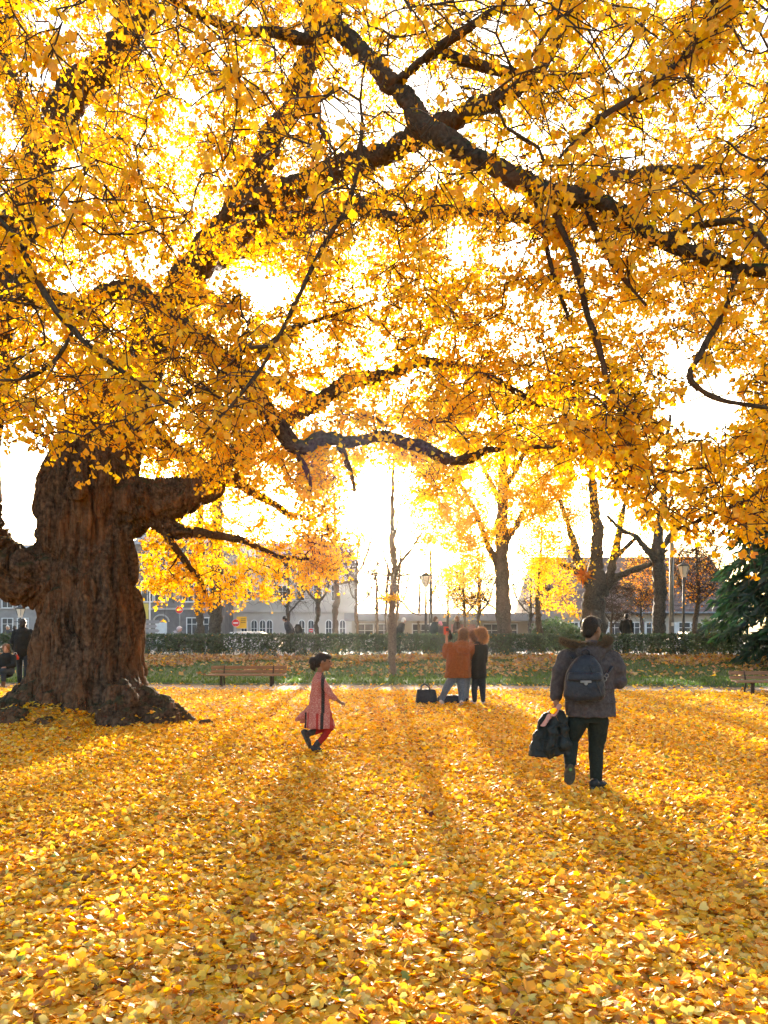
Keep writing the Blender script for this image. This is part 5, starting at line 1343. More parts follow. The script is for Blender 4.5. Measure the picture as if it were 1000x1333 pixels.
mb = MB()                                                            # short black hair: back, top and sides, the face stays free
R = Matrix.Rotation(.55, 3, 'Z') @ Matrix.Rotation(.15, 3, 'Y')
mb.ell(q(-.022, 0, .030), (.103, .086, .100), 16, 12, R); mb.ell(q(.025, 0, .070), (.075, .070, .055), 14, 8, R); mb.ell(q(-.055, 0, -.035), (.055, .066, .065), 12, 8, R)
hr = blob('hair', mb, HAIR_B, man, .009, 2, .003, 40); strands('hair_strands', hr, 900, .018, .0015, ST_BLACK, man, .8)
# parka
mb = MB()
mb.loft([(.075, .0, .715, .250, .185), (.07, .0, .80, .245, .185), (.065, 0, .95, .240, .18), (.06, 0, 1.10, .245, .175), (.055, 0, 1.24, .258, .165), (.055, .01, 1.33, .245, .14), (.06, .01, 1.40, .15, .11), (.07, .01, 1.46, .085, .085)], 36, wave=.03, nw=9)
sleeve_l = [shl + Vv(.01, 0, .0), L2(730, 873, .01), el, L2(724, 907)]
mb.chain(sleeve_l, [.092, .082, .074, .062], 14)
mb.chain([shr + Vv(-.01, 0, 0), L2(804, 872, -.01), er, L2(803, 882, .14), L2(798, 876, .25)], [.092, .086, .082, .072, .060], 14)
pk = blob('parka', mb, PARKA, man, .0115, 3, .013, 16, 5)
def seam(pts, r=.004, n_='seam', m=None):
    mb = MB(); mb.tube(pts, r, 5); return mb.build(n_, m or PARKA, pk, True)
# quilting stitches as raised ribs round the coat
for z_ in (.86, 1.0): seam([(.07 + .251 * math.cos(a), .188 * math.sin(a), z_) for a in np.linspace(math.pi, 2 * math.pi, 20)], .005)
mb = MB(); mb.ell(L2(764, 849, -.15), (.15, .07, .105)); mb.ell(L2(765, 858, -.165), (.10, .05, .09)); mb.ell(L2(768, 842, -.08), (.13, .10, .06)); mb.chain([L2(745, 843, -.06), L2(766, 850, -.16), L2(788, 843, -.06)], [.05, .06, .05], 10)
hood = blob('hood', mb, PARKA, man, .010, 3, .006, 20)
mb = MB(); pts = [L2(738, 838, .07), L2(731, 835, .0), L2(737, 838, -.10), L2(752, 841, -.17), L2(768, 842, -.18), L2(783, 839, -.15), L2(792, 834, -.05), L2(790, 832, .05)]
mb.chain(pts, [.020, .024, .027, .028, .028, .027, .024, .020], 10)
ft = blob('fur_trim', mb, FURM, man, .010, 1, .012, 45); strands('fur', ft, 3200, .038, .0024, ST_FUR, man, .05)
# trousers and shoes
mb = MB(); mb.loft([(.05, 0, .66, .17, .13), (.06, 0, .80, .18, .14), (.06, 0, .9, .15, .12)], 18)
mb.chain([L2(752, 940), L2(747, 955, .04), kl, al + Vv(0, 0, .01)], [.110, .100, .082, .058], 14); mb.chain([L2(779, 940), L2(779, 955, .03), kr, ar + Vv(0, 0, -.02)], [.105, .098, .078, .060], 14)
blob('trousers', mb, TROUS, man, .011, 3, .010, 14, 9)
shoe(man, L2(738, 993, -.165), L2(739.5, 1021, -.06), (-.02, 1, .30), .055, .07, SHOE_B)
mb = MB(); mb.disc(L2(737.5, 999, -.172), .016, (0, -1, -.2), .006, 10); mb.build('sole_dot', plain('green_dot', (.12, .30, .08, 1), None, 5, .6), man)
shoe(man, L2(767, 1026, -.08), L2(791, 1027, .07), (0, 0, 1), .052, .085, SHOE_B)
# backpack: a thing of its own, carried on the back
bp = empty('backpack', (X - .06, Y - .24, man.location.z + .88), 'small navy leather backpack with metal clasp on the parka', 'backpack')
o0 = bp.location - man.location
def Lb(px, py, y=0.0): return L2(px, py, y) - Vector(o0)
mb = MB(); cxb = (752 - 760) * k_ - o0.x
mb.loft([(cxb - .005, -.03 + .0, .02, .170, .085), (cxb - .005, -.03, .06, .200, .100), (cxb - .003, -.03, .16, .198, .100), (cxb, -.03, .27, .180, .090), (cxb + .004, -.03, .36, .145, .075), (cxb + .008, -.03, .43, .085, .05), (cxb + .01, -.03, .455, .04, .03)], 28)
pack = blob('bag', mb, LEATH, bp, .010, 4, .007, 14)
mb = MB(); mb.loft([(cxb - .01, -.075, .205, .155, .062), (cxb - .01, -.078, .22, .170, .070), (cxb - .008, -.075, .26, .168, .070), (cxb - .006, -.07, .29, .150, .062)], 24); blob('flap', mb, LEATH, pack, .008, 2, .004, 16)
mb = MB(); mb.box((cxb - .02, -.152, .205), (.105, .012, .022), bev=.004); cl = mb.build('clasp', GALV, bp); mb = MB(); mb.disc((cxb - .02, -.155, .188), .016, (0, 1, 0), .012, 14); mb.build('catch', GALV, cl)
mb = MB(); mb.tube([(cxb - .03, -.03, .44), (cxb - .025, -.04, .49), (cxb + .01, -.04, .51), (cxb + .04, -.04, .49), (cxb + .045, -.03, .44)], .011, 8); mb.build('handle', LEATH, bp, True)
for sx, e in ((-1, .0), (1, .0)):
    mb = MB(); mb.tube([Lb(754 + sx * 13, 858, -.18), Lb(757 + sx * 17, 854, -.165), Lb(760 + sx * 19, 856, -.10)], .014, 6); mb.build('strap', LEATH, bp, True)
mb = MB(); mb.tube([Lb(770, 890, -.22), Lb(776, 885, -.215), Lb(783, 878, -.19), Lb(792, 868, -.14)], .014, 6); st = mb.build('strap', LEATH, bp, True)
mb = MB(); mb.tube([Lb(778 + 3 * math.cos(a), 883 + 3 * math.sin(a), -.232) for a in np.linspace(0, 2 * math.pi, 13)], .004, 6, False); mb.tube([Lb(781.5 + 2.4 * math.cos(a), 879 + 2.4 * math.sin(a), -.222) for a in np.linspace(0, 2 * math.pi, 13)], .004, 6, False); mb.build('buckle', GALV, st, True)
mb = MB(); mb.tube([(cxb + .15 - .02 * i, -.115 - .004 * i * (6 - i) * .3, .05 + .05 * i) for i in range(7)], .004, 5); mb.build('zip', STEEL, pack, True)
# jacket in the left hand
jk = empty('jacket', man.location + L2(718, 958, -.06), 'dark quilted jacket hanging from the walker\'s left hand', 'jacket'); o1 = L2(718, 958, -.06)
def Lj(px, py, y=0.0): return L2(px, py, y) - o1
OUT = [(727, 924), (718, 926), (708, 931), (701, 938), (696, 952), (691, 970), (688, 985), (695, 984), (705, 986), (714, 989), (722, 985), (732, 981), (739, 988), (741, 970), (738, 950), (737, 935), (733, 926)]
mb = MB(); n_ = len(OUT)
fr_ = [Lj(a, b, -.05 - .03 * math.sin((a - 688) * .16) - .0006 * (b - 925)) for a, b in OUT]; bk_ = [p + Vv(0, .085 + .02 * math.sin(i), 0) for i, p in enumerate(fr_)]
mb.add(fr_ + bk_, [tuple(range(n_)), tuple(range(2 * n_ - 1, n_ - 1, -1))] + [(i, n_ + i, n_ + (i + 1) % n_, (i + 1) % n_) for i in range(n_)])
mb.chain([Lj(724, 928, -.06), Lj(716, 948, -.09), Lj(712, 975, -.10)], [.04, .05, .045], 10); mb.chain([Lj(728, 930, -.05), Lj(732, 952, -.08), Lj(730, 972, -.09)], [.04, .05, .045], 10)
jb = blob('jacket_body', mb, PUFFER, jk, .011, 4, .030, 13, 21)
for t in (.3, .6, .85): mb = MB(); mb.tube([Lj(712 - 20 * t + 44 * s * (.4 + .6 * t), 930 + 50 * t + 3 * math.sin(6 * s), -.155 + .04 * abs(2 * s - 1)) for s in np.linspace(0, 1, 9)], .005, 5); mb.build('seam', PUFFER, jb, True)
# what the hand holds together with the jacket
gl = empty('gloves', man.location + L2(712, 932, -.10), 'pale pink child gloves tucked in the hand with the jacket', 'gloves')
for px0, py0, rx in ((720, 926, .4), (707, 939, .9)):
    mb = MB(); b = L2(px0, py0, -.12) - L2(712, 932, -.10); hand_prims(mb, b + Vv(.02, 0, .03), (-.5, -.2, -.7), (-.5, -.3, .2), .72, .3); mb.chain([b + Vv(.02, 0, .03), b + Vv(.04, .02, .05)], [.022, .028], 8); blob('glove', mb, PINK, gl, .007, 2)
o = bpy.data.objects.new('picked_leaf', leaf_proto('picked_leaf', .2, (.62, .24, .012))); C.objects.link(o); o.location = man.location + L2(719, 930, -.15); o.rotation_euler = (math.radians(75), .4, 2.9); o.scale = (.085,) * 3
tag(o, 'large orange-yellow leaf held beside the pink gloves', 'leaf')
ph = empty('phone', man.location + L2(804, 868, .34), 'slim phone held up by the person in the parka', 'phone'); mb = MB(); mb.box((0, 0, .02), (.075, .012, .15), bev=.005, rot=Matrix.Rotation(.5, 3, 'X')); b_ = mb.build('phone_body', WHITE, ph); mb = MB(); mb.box((0, .008, .02), (.066, .004, .135), rot=Matrix.Rotation(.5, 3, 'X')); mb.build('screen', BLACK, b_)

# ---- running girl
Y = 9.82; X = wx(412, Y); girl = empty('person', (X, Y, gz1(X, Y) + .02), 'small child running in a patterned pink dress, red tights and grey boots', 'person')
g_ = .00982
def LG(px, py, y=0.0): return Vector(((px - 412) * g_, y, (980.5 - py) * g_))
mb = MB(); hc = LG(421.5, 864.2); q = head_prims(mb, hc, -.12, .98, .10)
mb.chain([LG(415.5, 884), LG(418, 872)], [.044, .040], 10)
mb.loft([(.03, 0, .42, .09, .085), (.03, 0, .60, .085, .08), (.035, 0, .80, .09, .10), (.03, 0, .92, .06, .09)], 16)
sr, er, wr = LG(421, 890, -.115), LG(432, 906, -.15), LG(443.5, 915.5, -.13)
mb.chain([sr, er, wr], [.034, .028, .020], 10); hand_prims(mb, wr, (1, -.1, -.35), (-.2, .3, -1), .62, .7)
sl_, el_, wl_ = LG(418, 890, .115), LG(424, 908, .17), LG(433, 914, .15)
mb.chain([sl_, el_, wl_], [.034, .028, .020], 10); hand_prims(mb, wl_, (1, 0, -.1), (0, -.2, -1), .62, .8)
hf, kf, af = LG(420, 940, -.05), LG(430.5, 949, -.06), LG(415.5, 969, -.05)
hb, kb, ab = LG(416, 938, .06), LG(421, 953, .07), LG(408.5, 956.5, .05)
mb.chain([hf, kf, af], [.06, .044, .032], 10); mb.chain([hb, kb, ab], [.06, .044, .032], 10)
body = blob('body', mb, SKIN_D, girl, .0075, 2)
for sy in (-1, 1):
    mb = MB(); mb.ell(q(.083, sy * .030, .012), (.008, .015, .008)); mb.build('eye', EYE, body, True)
mb = MB(); mb.ell(q(.096, 0, -.052), (.010, .024, .007)); mb.build('mouth', LIPS, body, True)
mb = MB(); R = Matrix.Rotation(-.12, 3, 'Z') @ Matrix.Rotation(.10, 3, 'Y')
mb.ell(q(-.026, 0, .030), (.099, .084, .092), 16, 12, R); mb.ell(q(.040, 0, .068), (.060, .066, .042), 14, 8, R); mb.ell(q(-.06, 0, -.03), (.05, .066, .06), 12, 8, R)
mb.ell(LG(407.5, 863.5, 0), (.055, .056, .062), 12, 8); mb.ell(LG(407.5, 870, 0), (.042, .042, .05), 10, 8); mb.chain([LG(409, 872), LG(410, 876)], [.025, .012], 8)
hr = blob('hair', mb, HAIR_B, girl, .008, 2, .003, 45); strands('hair_strands', hr, 700, .018, .0015, ST_BLACK, girl, .8)
mb = MB(); c_ = LG(413.5, 860.5); mb.tube([c_ + Vv(.004, .032 * math.cos(a), .032 * math.sin(a)) for a in np.linspace(0, 2 * math.pi, 13)], .008, 6, False); mb.build('hair_tie', REDC, hr, True)
# patchwork dress
def dress_material():
    m, n, l = nmat('patchwork_dress'); b = n['Principled BSDF']; b.inputs['Roughness'].default_value = .9
    tc = n.new('ShaderNodeTexCoord'); sp_ = n.new('ShaderNodeSeparateXYZ'); l.new(tc.outputs['Object'], sp_.inputs[0])
    vo = n.new('ShaderNodeTexVoronoi'); vo.inputs['Scale'].default_value = 48; l.new(tc.outputs['Object'], vo.inputs['Vector'])
    def ramp(src, els, const=True):
        r = n.new('ShaderNodeValToRGB'); r.color_ramp.interpolation = 'CONSTANT' if const else 'LINEAR'
        while len(r.color_ramp.elements) < len(els): r.color_ramp.elements.new(.5)
        for e, (p, c) in zip(r.color_ramp.elements, els): e.position = p; e.color = (*c, 1)
        l.new(src, r.inputs[0]); return r.outputs[0]
    pr = ramp(vo.outputs['Distance'], [(0, (.34, .025, .025)), (.30, (.52, .26, .20)), (.52, (.40, .12, .10))])
    dk = ramp(vo.outputs['Distance'], [(0, (.10, .09, .07)), (.25, (.018, .018, .018)), (.6, (.03, .025, .022))])
    mp = n.new('ShaderNodeMapRange'); mp.inputs['From Min'].default_value = -.20; mp.inputs['From Max'].default_value = .25; l.new(sp_.outputs['X'], mp.inputs['Value'])
    lt_ = n.new('ShaderNodeMath'); lt_.operation = 'LESS_THAN'; lt_.inputs[1].default_value = .50; l.new(sp_.outputs['Z'], lt_.inputs[0])
    W, K = (1, 1, 1), (0, 0, 0)
    up_ = ramp(mp.outputs[0], [(0, K), (.405, K), (.60, W), (.695, K)]); dn_ = ramp(mp.outputs[0], [(0, K), (.12, W), (.17, K), (.585, W), (.67, K)])
    rd_ = ramp(mp.outputs[0], [(0, K), (.20, W), (.24, K), (.46, W), (.53, K), (.84, W), (.92, K)])
    mx = n.new('ShaderNodeMixRGB'); l.new(lt_.outputs[0], mx.inputs[0]); l.new(up_, mx.inputs[1]); l.new(dn_, mx.inputs[2])
    mr = n.new('ShaderNodeMath'); mr.operation = 'MULTIPLY'; l.new(rd_, mr.inputs[0]); l.new(lt_.outputs[0], mr.inputs[1])
    m1 = n.new('ShaderNodeMixRGB'); l.new(mr.outputs[0], m1.inputs[0]); l.new(pr, m1.inputs[1]); m1.inputs[2].default_value = (.34, .03, .025, 1)
    m2 = n.new('ShaderNodeMixRGB'); l.new(mx.outputs[0], m2.inputs[0]); l.new(m1.outputs[0], m2.inputs[1]); l.new(dk, m2.inputs[2]); l.new(m2.outputs[0], b.inputs['Base Color'])
    return m
DRESS = dress_material()
mb = MB()
mb.loft([(.045, 0, .300, .195, .19), (.043, 0, .36, .180, .175), (.040, 0, .46, .158, .15), (.036, 0, .56, .138, .128), (.035, 0, .68, .118, .11), (.035, 0, .80, .105, .115), (.033, 0, .89, .094, .122), (.034, 0, .95, .072, .105), (.038, 0, .99, .047, .06), (.042, 0, 1.01, .042, .05)], 40, wave=.07, nw=8, ph=.5)
mb.chain([LG(404, 925, .02), LG(396, 934, .03), LG(386, 940, .04)], [.05, .055, .030], 10); mb.chain([LG(406, 930, .06), LG(399, 940, .08), LG(391, 944, .09)], [.05, .05, .022], 10)
dr = blob('dress', mb, DRESS, girl, .0105, 2, .008, 14, 4)
mb = MB(); mb.chain([sr + Vv(-.01, .01, .005), LG(426, 897, -.14), er, LG(437, 910.5, -.145)], [.052, .047, .042, .034], 12); mb.chain([sl_ + Vv(-.01, -.01, .005), LG(421, 899, .15), el_, LG(429, 911.5, .16)], [.052, .047, .042, .034], 12)
blob('sleeves', mb, DRESS, girl, .009, 2, .005, 20)
mb = MB(); mb.chain([hf, kf, LG(423, 960, -.055), af], [.066, .052, .045, .040], 12); mb.chain([hb, kb, ab], [.066, .052, .042], 12); blob('tights', mb, TIGHTS, girl, .0095, 2, .003, 20)
shoe(girl, LG(404.5, 980.5, -.05), LG(421, 980.5, -.05), (0, 0, 1), .042, .07, BOOT, SOLE, 'boot', (LG(415.5, 968.5, -.05), .046))
shoe(girl, LG(391.5, 955, .05), LG(402.5, 978, .05), (.9, 0, .35), .042, .07, BOOT, SOLE, 'boot', (LG(409, 955.5, .05), .047))

# ---- the women by the path
W_ = 1600 / (918 - 817); s_ = W_ / 1000
def woman_root(px0, label): X = wx(px0, W_); return empty('person', (X, W_, gz1(X, W_) + .02), label, 'person')
def LW(c): return lambda px, py, y=0.0: Vector(((px - c) * s_, y, (918 - py) * s_))
# rust-coloured teddy coat
w1 = woman_root(597, 'person in rust-coloured fleece coat and blue jeans raising a phone'); f = LW(597)
mb = MB(); hc = f(604, 826, .02); q = head_prims(mb, hc, 1.35, 1.0, .1)
mb.chain([f(602, 838, .0), f(603, 831, .01)], [.055, .050], 10); mb.loft([(0, 0, .80, .15, .10), (0, 0, 1.1, .14, .1), (.02, 0, 1.25, .15, .1)], 14)
shl, el, wl = f(587, 843, .02), f(582, 853, .16), f(583.5, 832, .34)
shr, er, wr = f(612, 843, .02), f(615, 855, .14), f(598, 845, .36)
mb.chain([shl, el, wl], [.05, .04, .028], 10); mb.chain([shr, er, wr], [.05, .04, .028], 10); hand_prims(mb, wl, (-.1, .2, 1), (.8, .3, 0), 1, .6); hand_prims(mb, wr, (-.5, .3, .5), (-.4, .6, .2), 1, .6)
kl, al = f(580.5, 898, -.02), f(575, 912, .02); kr, ar = f(601, 899, .0), f(601, 914, .0)
mb.chain([f(589, 880), kl, al], [.08, .05, .035], 10); mb.chain([f(600, 880), kr, ar], [.08, .05, .035], 10)
blob('body', mb, SKIN, w1, .010, 2)
mb = MB(); mb.loft([(-.015, .0, .555, .275, .19), (-.012, 0, .66, .265, .185), (-.005, 0, .85, .25, .175), (.0, 0, 1.0, .245, .165), (.01, 0, 1.14, .245, .155), (.035, 0, 1.22, .20, .13), (.06, .0, 1.29, .11, .10)], 32, wave=.03, nw=7)
mb.chain([shl, f(584, 848, .08), el, f(582.5, 843, .26)], [.10, .095, .09, .07], 12); mb.chain([shr, f(614.5, 849, .06), er, f(607, 850, .25)], [.10, .095, .09, .07], 12)
coat = blob('coat', mb, TEDDY, w1, .014, 2, .022, 22, 3); strands('fleece', coat, 5000, .022, .003, ST_TEDDY, w1, .1)
mb = MB(); mb.chain([f(592, 841, -.07), f(598, 846, -.15), f(606, 847, -.16), f(613, 842, -.08)], [.06, .085, .085, .06], 10); mb.ell(f(602, 840, -.08), (.14, .09, .09))
blob('hood', mb, TEDDY, w1, .013, 2, .018, 24)
mb = MB(); R = Matrix.Rotation(1.35, 3, 'Z'); mb.ell(q(-.02, 0, .025), (.112, .098, .105), 14, 10, R); mb.ell(q(-.06, .0, -.06), (.07, .10, .10), 12, 8, R); mb.ell(q(-.05, .05, -.12), (.06, .06, .07)); mb.ell(q(.03, 0, .07), (.08, .08, .055), 12, 8, R)
hr = blob('hair', mb, HAIR_R, w1, .011, 2, .005, 26); strands('hair_strands', hr, 2200, .06, .0018, ST_AUB, w1, .9)
mb = MB(); mb.loft([(-.01, 0, .55, .19, .14), (-.01, 0, .72, .19, .14)], 14); mb.chain([f(589, 884), kl, al], [.105, .078, .060], 12); mb.chain([f(600, 884), kr, ar], [.105, .078, .060], 12); blob('jeans', mb, JEANS, w1, .012, 2, .006, 18)
shoe(w1, f(573, 917.5, -.11), f(577, 917.5, .14), (0, 0, 1), .047, .08, SHOE_W, SHOE_W); shoe(w1, f(600, 918, -.12), f(602, 918, .13), (0, 0, 1), .047, .08, SHOE_W, SHOE_W)
ph = empty('phone', w1.location + f(584, 822, .36), 'red-cased phone held up in front of the hedge', 'phone'); mb = MB(); mb.box((-.02, 0, 0), (.10, .014, .17), bev=.005); b_ = mb.build('case', REDC, ph); mb = MB(); mb.box((.005, -.012, .02), (.06, .012, .07), bev=.005); mb.build('camera_plate', BLACK, b_)
gv = empty('glove', w1.location + f(588.5, 822, .30), 'black glove gripping the raised phone', 'glove'); mb = MB(); hand_prims(mb, (0, 0, -.10), (-.15, .1, 1), (-1, .2, 0), 1.15, .8); mb.chain([(0, 0, -.16), (0, 0, -.09)], [.04, .036], 8); blob('glove_body', mb, BLACKC, gv, .009, 2)
# the one in the middle, mostly hidden
w2 = woman_root(612, 'person with auburn hair in jeans, half hidden between the rust and black coats'); w2.location.y += .42; f = LW(612)
mb = MB(); hc = f(618.5, 829, 0); q = head_prims(mb, hc, 2.2, 1.0, .2); mb.chain([f(616, 842), f(618, 833)], [.055, .05], 10); mb.loft([(0, 0, .8, .14, .1), (.02, 0, 1.1, .13, .1), (.04, 0, 1.24, .14, .1)], 14)
kl, al = f(606, 899), f(606.5, 913); kr, ar = f(611, 899, .1), f(610.5, 914, .1); mb.chain([f(606, 880), kl, al], [.07, .05, .035], 10); mb.chain([f(612, 880, .05), kr, ar], [.07, .05, .035], 10)
for sx in (-1, 1):
    a, b_, c_ = f(614 + sx * 9, 846), f(614 + sx * 10.5, 860, .12), f(614 + sx * 3, 857, .30); mb.chain([a, b_, c_], [.045, .04, .028], 10); hand_prims(mb, c_, (-sx * .4, .8, .3), (0, 0, -1), .95, .6)
blob('body', mb, SKIN, w2, .010, 2)
mb = MB(); mb.loft([(.0, 0, .58, .17, .13), (.01, 0, .8, .175, .14), (.03, 0, 1.05, .175, .135), (.04, 0, 1.2, .18, .12), (.06, 0, 1.28, .08, .08)], 24)
for sx in (-1, 1): mb.chain([f(614 + sx * 9, 846), f(614 + sx * 10.5, 860, .12), f(614 + sx * 4, 857.5, .27)], [.075, .07, .055], 12)
blob('jacket', mb, plain('tan_jacket', (.26, .15, .06, 1), (.34, .20, .09, 1), 20, .9), w2, .013, 2, .01, 16)
mb = MB(); R = Matrix.Rotation(2.2, 3, 'Z'); mb.ell(q(-.02, 0, .025), (.115, .102, .108), 14, 10, R); mb.ell(q(-.06, 0, -.05), (.08, .095, .10), 12, 8, R); mb.ell(q(.03, 0, .07), (.08, .08, .055), 12, 8, R)
hr = blob('hair', mb, HAIR_R, w2, .011, 2, .005, 26); strands('hair_strands', hr, 900, .04, .0022, ST_AUB, w2, .4)
mb = MB(); mb.chain([f(606, 882), kl, al], [.09, .07, .055], 12); mb.chain([f(612, 882, .05), kr, ar], [.09, .07, .055], 12); blob('jeans', mb, JEANS, w2, .012, 2, .005, 18)
shoe(w2, f(605, 918, -.1), f(607.5, 918, .14), (0, 0, 1), .048, .08, SHOE_B); shoe(w2, f(611, 918, .0), f(612, 918, .24), (0, 0, 1), .048, .08, SHOE_B)
# black coat
w3 = woman_root(624, 'person in knee-length black coat with fluffy ginger hair, looking down at the phone'); w3.location.y += .08; f = LW(624)
mb = MB(); hc = f(626.5, 825.5, 0); q = head_prims(mb, hc, 2.75, 1.0, .3); mb.chain([f(625, 839), f(626, 829)], [.052, .048], 10); mb.loft([(0, 0, .8, .13, .1), (0, 0, 1.1, .12, .1), (.01, 0, 1.25, .13, .1)], 14)
kl, al = f(618.5, 899, .05), f(619, 913, .05); kr, ar = f(629, 899, .0), f(629.5, 913, -.02); mb.chain([f(620, 880, .03), kl, al], [.07, .048, .034], 10); mb.chain([f(628, 880), kr, ar], [.07, .048, .034], 10)
sl1, el1, wl1 = f(617.5, 844, .03), f(614.5, 857, .1), f(606, 852, .25); sr1, er1, wr1 = f(632, 844, -.02), f(631.5, 861, .02), f(622, 868, .2)
mb.chain([sl1, el1, wl1], [.045, .04, .027], 10); mb.chain([sr1, er1, wr1], [.045, .04, .027], 10); hand_prims(mb, wl1, (-.7, .4, .2), (0, .2, 1), .95, .6); hand_prims(mb, wr1, (-.7, .5, .3), (0, 0, -1), .95, .6)
blob('body', mb, SKIN, w3, .010, 2)
mb = MB(); mb.loft([(.005, .0, .535, .165, .15), (.003, 0, .7, .158, .145), (0, 0, .9, .145, .135), (0, 0, 1.05, .142, .13), (.005, 0, 1.17, .150, .125), (.008, 0, 1.24, .12, .10), (.015, 0, 1.30, .06, .06)], 28, wave=.02, nw=6)
mb.chain([sl1, el1, f(608, 853.5, .22)], [.075, .068, .05], 12); mb.chain([sr1, er1, f(624, 867.5, .17)], [.075, .068, .05], 12); blob('coat', mb, BLACKC, w3, .0125, 2, .007, 14)
mb = MB(); R = Matrix.Rotation(2.75, 3, 'Z'); mb.ell(q(-.025, 0, .028), (.110, .100, .106), 14, 10, R); mb.ell(q(-.05, .0, -.08), (.075, .098, .11), 12, 8, R); mb.ell(q(-.02, .07, -.09), (.05, .045, .10)); mb.ell(q(-.03, -.07, -.09), (.05, .045, .10)); mb.ell(q(.02, 0, .075), (.08, .08, .045), 12, 8, R)
hr = blob('hair', mb, HAIR_G, w3, .012, 1, .010, 24); strands('hair_strands', hr, 2600, .07, .0018, ST_GINGER, w3, .9)
mb = MB(); mb.chain([f(620, 882, .03), kl, al], [.085, .066, .05], 12); mb.chain([f(628, 882), kr, ar], [.085, .066, .05], 12); blob('leggings', mb, DARKJ, w3, .012, 2, .004, 18)
shoe(w3, f(621.5, 917, .05), f(614, 917, .12), (0, 0, 1), .047, .085, SHOE_W, SHOE_W); shoe(w3, f(632, 918, -.02), f(624.5, 918, .0), (0, 0, 1), .047, .085, SHOE_W, SHOE_W)
# bags on the leaves
bx = wx(555.5, W_ + .1); hb_ = empty('handbag', (bx, W_ + .1, gz1(bx, W_) + .02), 'black handbag with two handles standing on the leaves', 'bag')
mb = MB(); mb.loft([(0, 0, .0, .225, .10), (0, 0, .03, .235, .11), (-.005, 0, .18, .215, .085), (-.01, 0, .29, .19, .04), (-.01, 0, .30, .17, .02)], 24); blob('bag', mb, LEATH, hb_, .011, 2, .010, 12)
for dy in (-.05, .04): mb = MB(); mb.tube([(-.12, dy, .28), (-.11, dy * 1.5, .36), (-.04, dy * 1.8, .41), (.05, dy * 1.5, .35), (.07, dy, .28)], .012, 8); mb.build('handle', LEATH, hb_, True)
bx = wx(588, W_ + .35); hb_ = empty('shoulder_bag', (bx, W_ + .35, gz1(bx, W_) + .02), 'low black bag lying behind the rust coat wearer\'s feet', 'bag')
mb = MB(); mb.loft([(0, 0, .0, .30, .12), (0, 0, .03, .31, .13), (0, 0, .13, .29, .10), (0, 0, .165, .24, .06)], 24); blob('bag', mb, LEATH, hb_, .012, 2, .012, 12)
mb = MB(); mb.tube([(-.22, 0, .14), (-.3, -.06, .10), (-.26, -.14, .03), (-.05, -.16, .02), (.1, -.14, .03)], .012, 8); mb.build('strap', LEATH, hb_, True)

# ---- smaller figures: standing and walking beyond the hedge, by the trunk
def figure(px0, Y, z0, H, label, coat_m, hair_m, leg_m, yaw=1.57, lean=0.0, hat=None, long_coat=False, sx=1.0, arm_out=0.0, voxel=.02, extra=None, carry=None, group=None):
    X = wx(px0, Y); root = empty('person', (X, Y, z0), label, 'person', group); s = H / 1.72
    f = lambda x, y, z: Vector((x * s, y * s + lean * max(0, z - .85), z * s)) if True else None
    fw = Vector((math.cos(yaw), math.sin(yaw), 0)); sd = Vector((-fw.y, fw.x, 0))
    g = lambda a, b, c: (fw * (a + lean * max(0, c - .85)) + sd * b) * s + Vector((0, 0, c * s))
    mb = MB(); head_prims(mb, g(.03, 0, 1.60), yaw, s, .15); mb.chain([g(0, 0, 1.42), g(.01, 0, 1.52)], [.06 * s, .055 * s], 10)
    mb.chain([g(0, 0, .95), g(0, 0, 1.30)], [.13 * s, .13 * s], 12)
    for e in (-1, 1):
        mb.chain([g(0, e * .19, 1.38), g(-.03 + arm_out * .1, e * .25, 1.10), g(.10 + arm_out * .25, e * .23, .90 + arm_out * .2)], [.05 * s, .042 * s, .03 * s], 8); hand_prims(mb, g(.10 + arm_out * .25, e * .23, .90 + arm_out * .2), fw * .4 + Vector((0, 0, -.9 + arm_out)), -sd * e, s, .5)
        mb.chain([g(0, e * .09, .92), g(.05 * e + .02, e * .10, .50), g(.10 * e - .03, e * .10, .08)], [.085 * s, .058 * s, .04 * s], 8)
    blob('body', mb, SKIN, root, voxel, 1)
    hem = .52 if long_coat else .80
    mb = MB(); mb.chain([g(0, 0, hem + .14), g(0, 0, 1.0), g(0, 0, 1.2), g(0, 0, 1.34)], [.20 * s * sx, .19 * s * sx, .20 * s * sx, .16 * s * sx], 14)
    for e in (-1, 1): mb.chain([g(0, e * .18, 1.38), g(-.03 + arm_out * .1, e * .255, 1.10), g(.09 + arm_out * .22, e * .235, .93 + arm_out * .17)], [.085 * s, .072 * s, .055 * s], 10)
    blob('coat', mb, coat_m, root, voxel, 2, .010, 14, int(px0) % 50)
    mb = MB()
    for e in (-1, 1): mb.chain([g(0, e * .09, .92), g(.05 * e + .02, e * .10, .50), g(.10 * e - .03, e * .10, .10)], [.11 * s, .08 * s, .06 * s], 10)
    blob('trousers', mb, leg_m, root, voxel, 2)
    for e in (-1, 1): shoe(root, g(.10 * e - .10, e * .10, .0), g(.10 * e + .15, e * .10, .0), (0, 0, 1), .05 * s, .08 * s, SHOE_B)
    mb = MB(); R = Matrix.Rotation(yaw, 3, 'Z'); hc = g(.0, 0, 1.635); mb.ell(hc, (.108 * s, .092 * s, .108 * s), 12, 8, R); mb.ell(hc + Vector((0, 0, -.07)) - fw * .05, (.08 * s, .085 * s, .08 * s), 10, 8, R)
    blob('hat' if hat else 'hair', mb, hat or hair_m, root, voxel * .6, 1, .004, 30)
    return root
figure(30, 21.4, gz1(wx(30, 21.4), 21.4), 1.83, 'person in black coat standing behind the ginkgo trunk, seen from behind', BLACKC, HAIR_B, DARKJ, 1.75, .0, None, False, 1.15, voxel=.016)
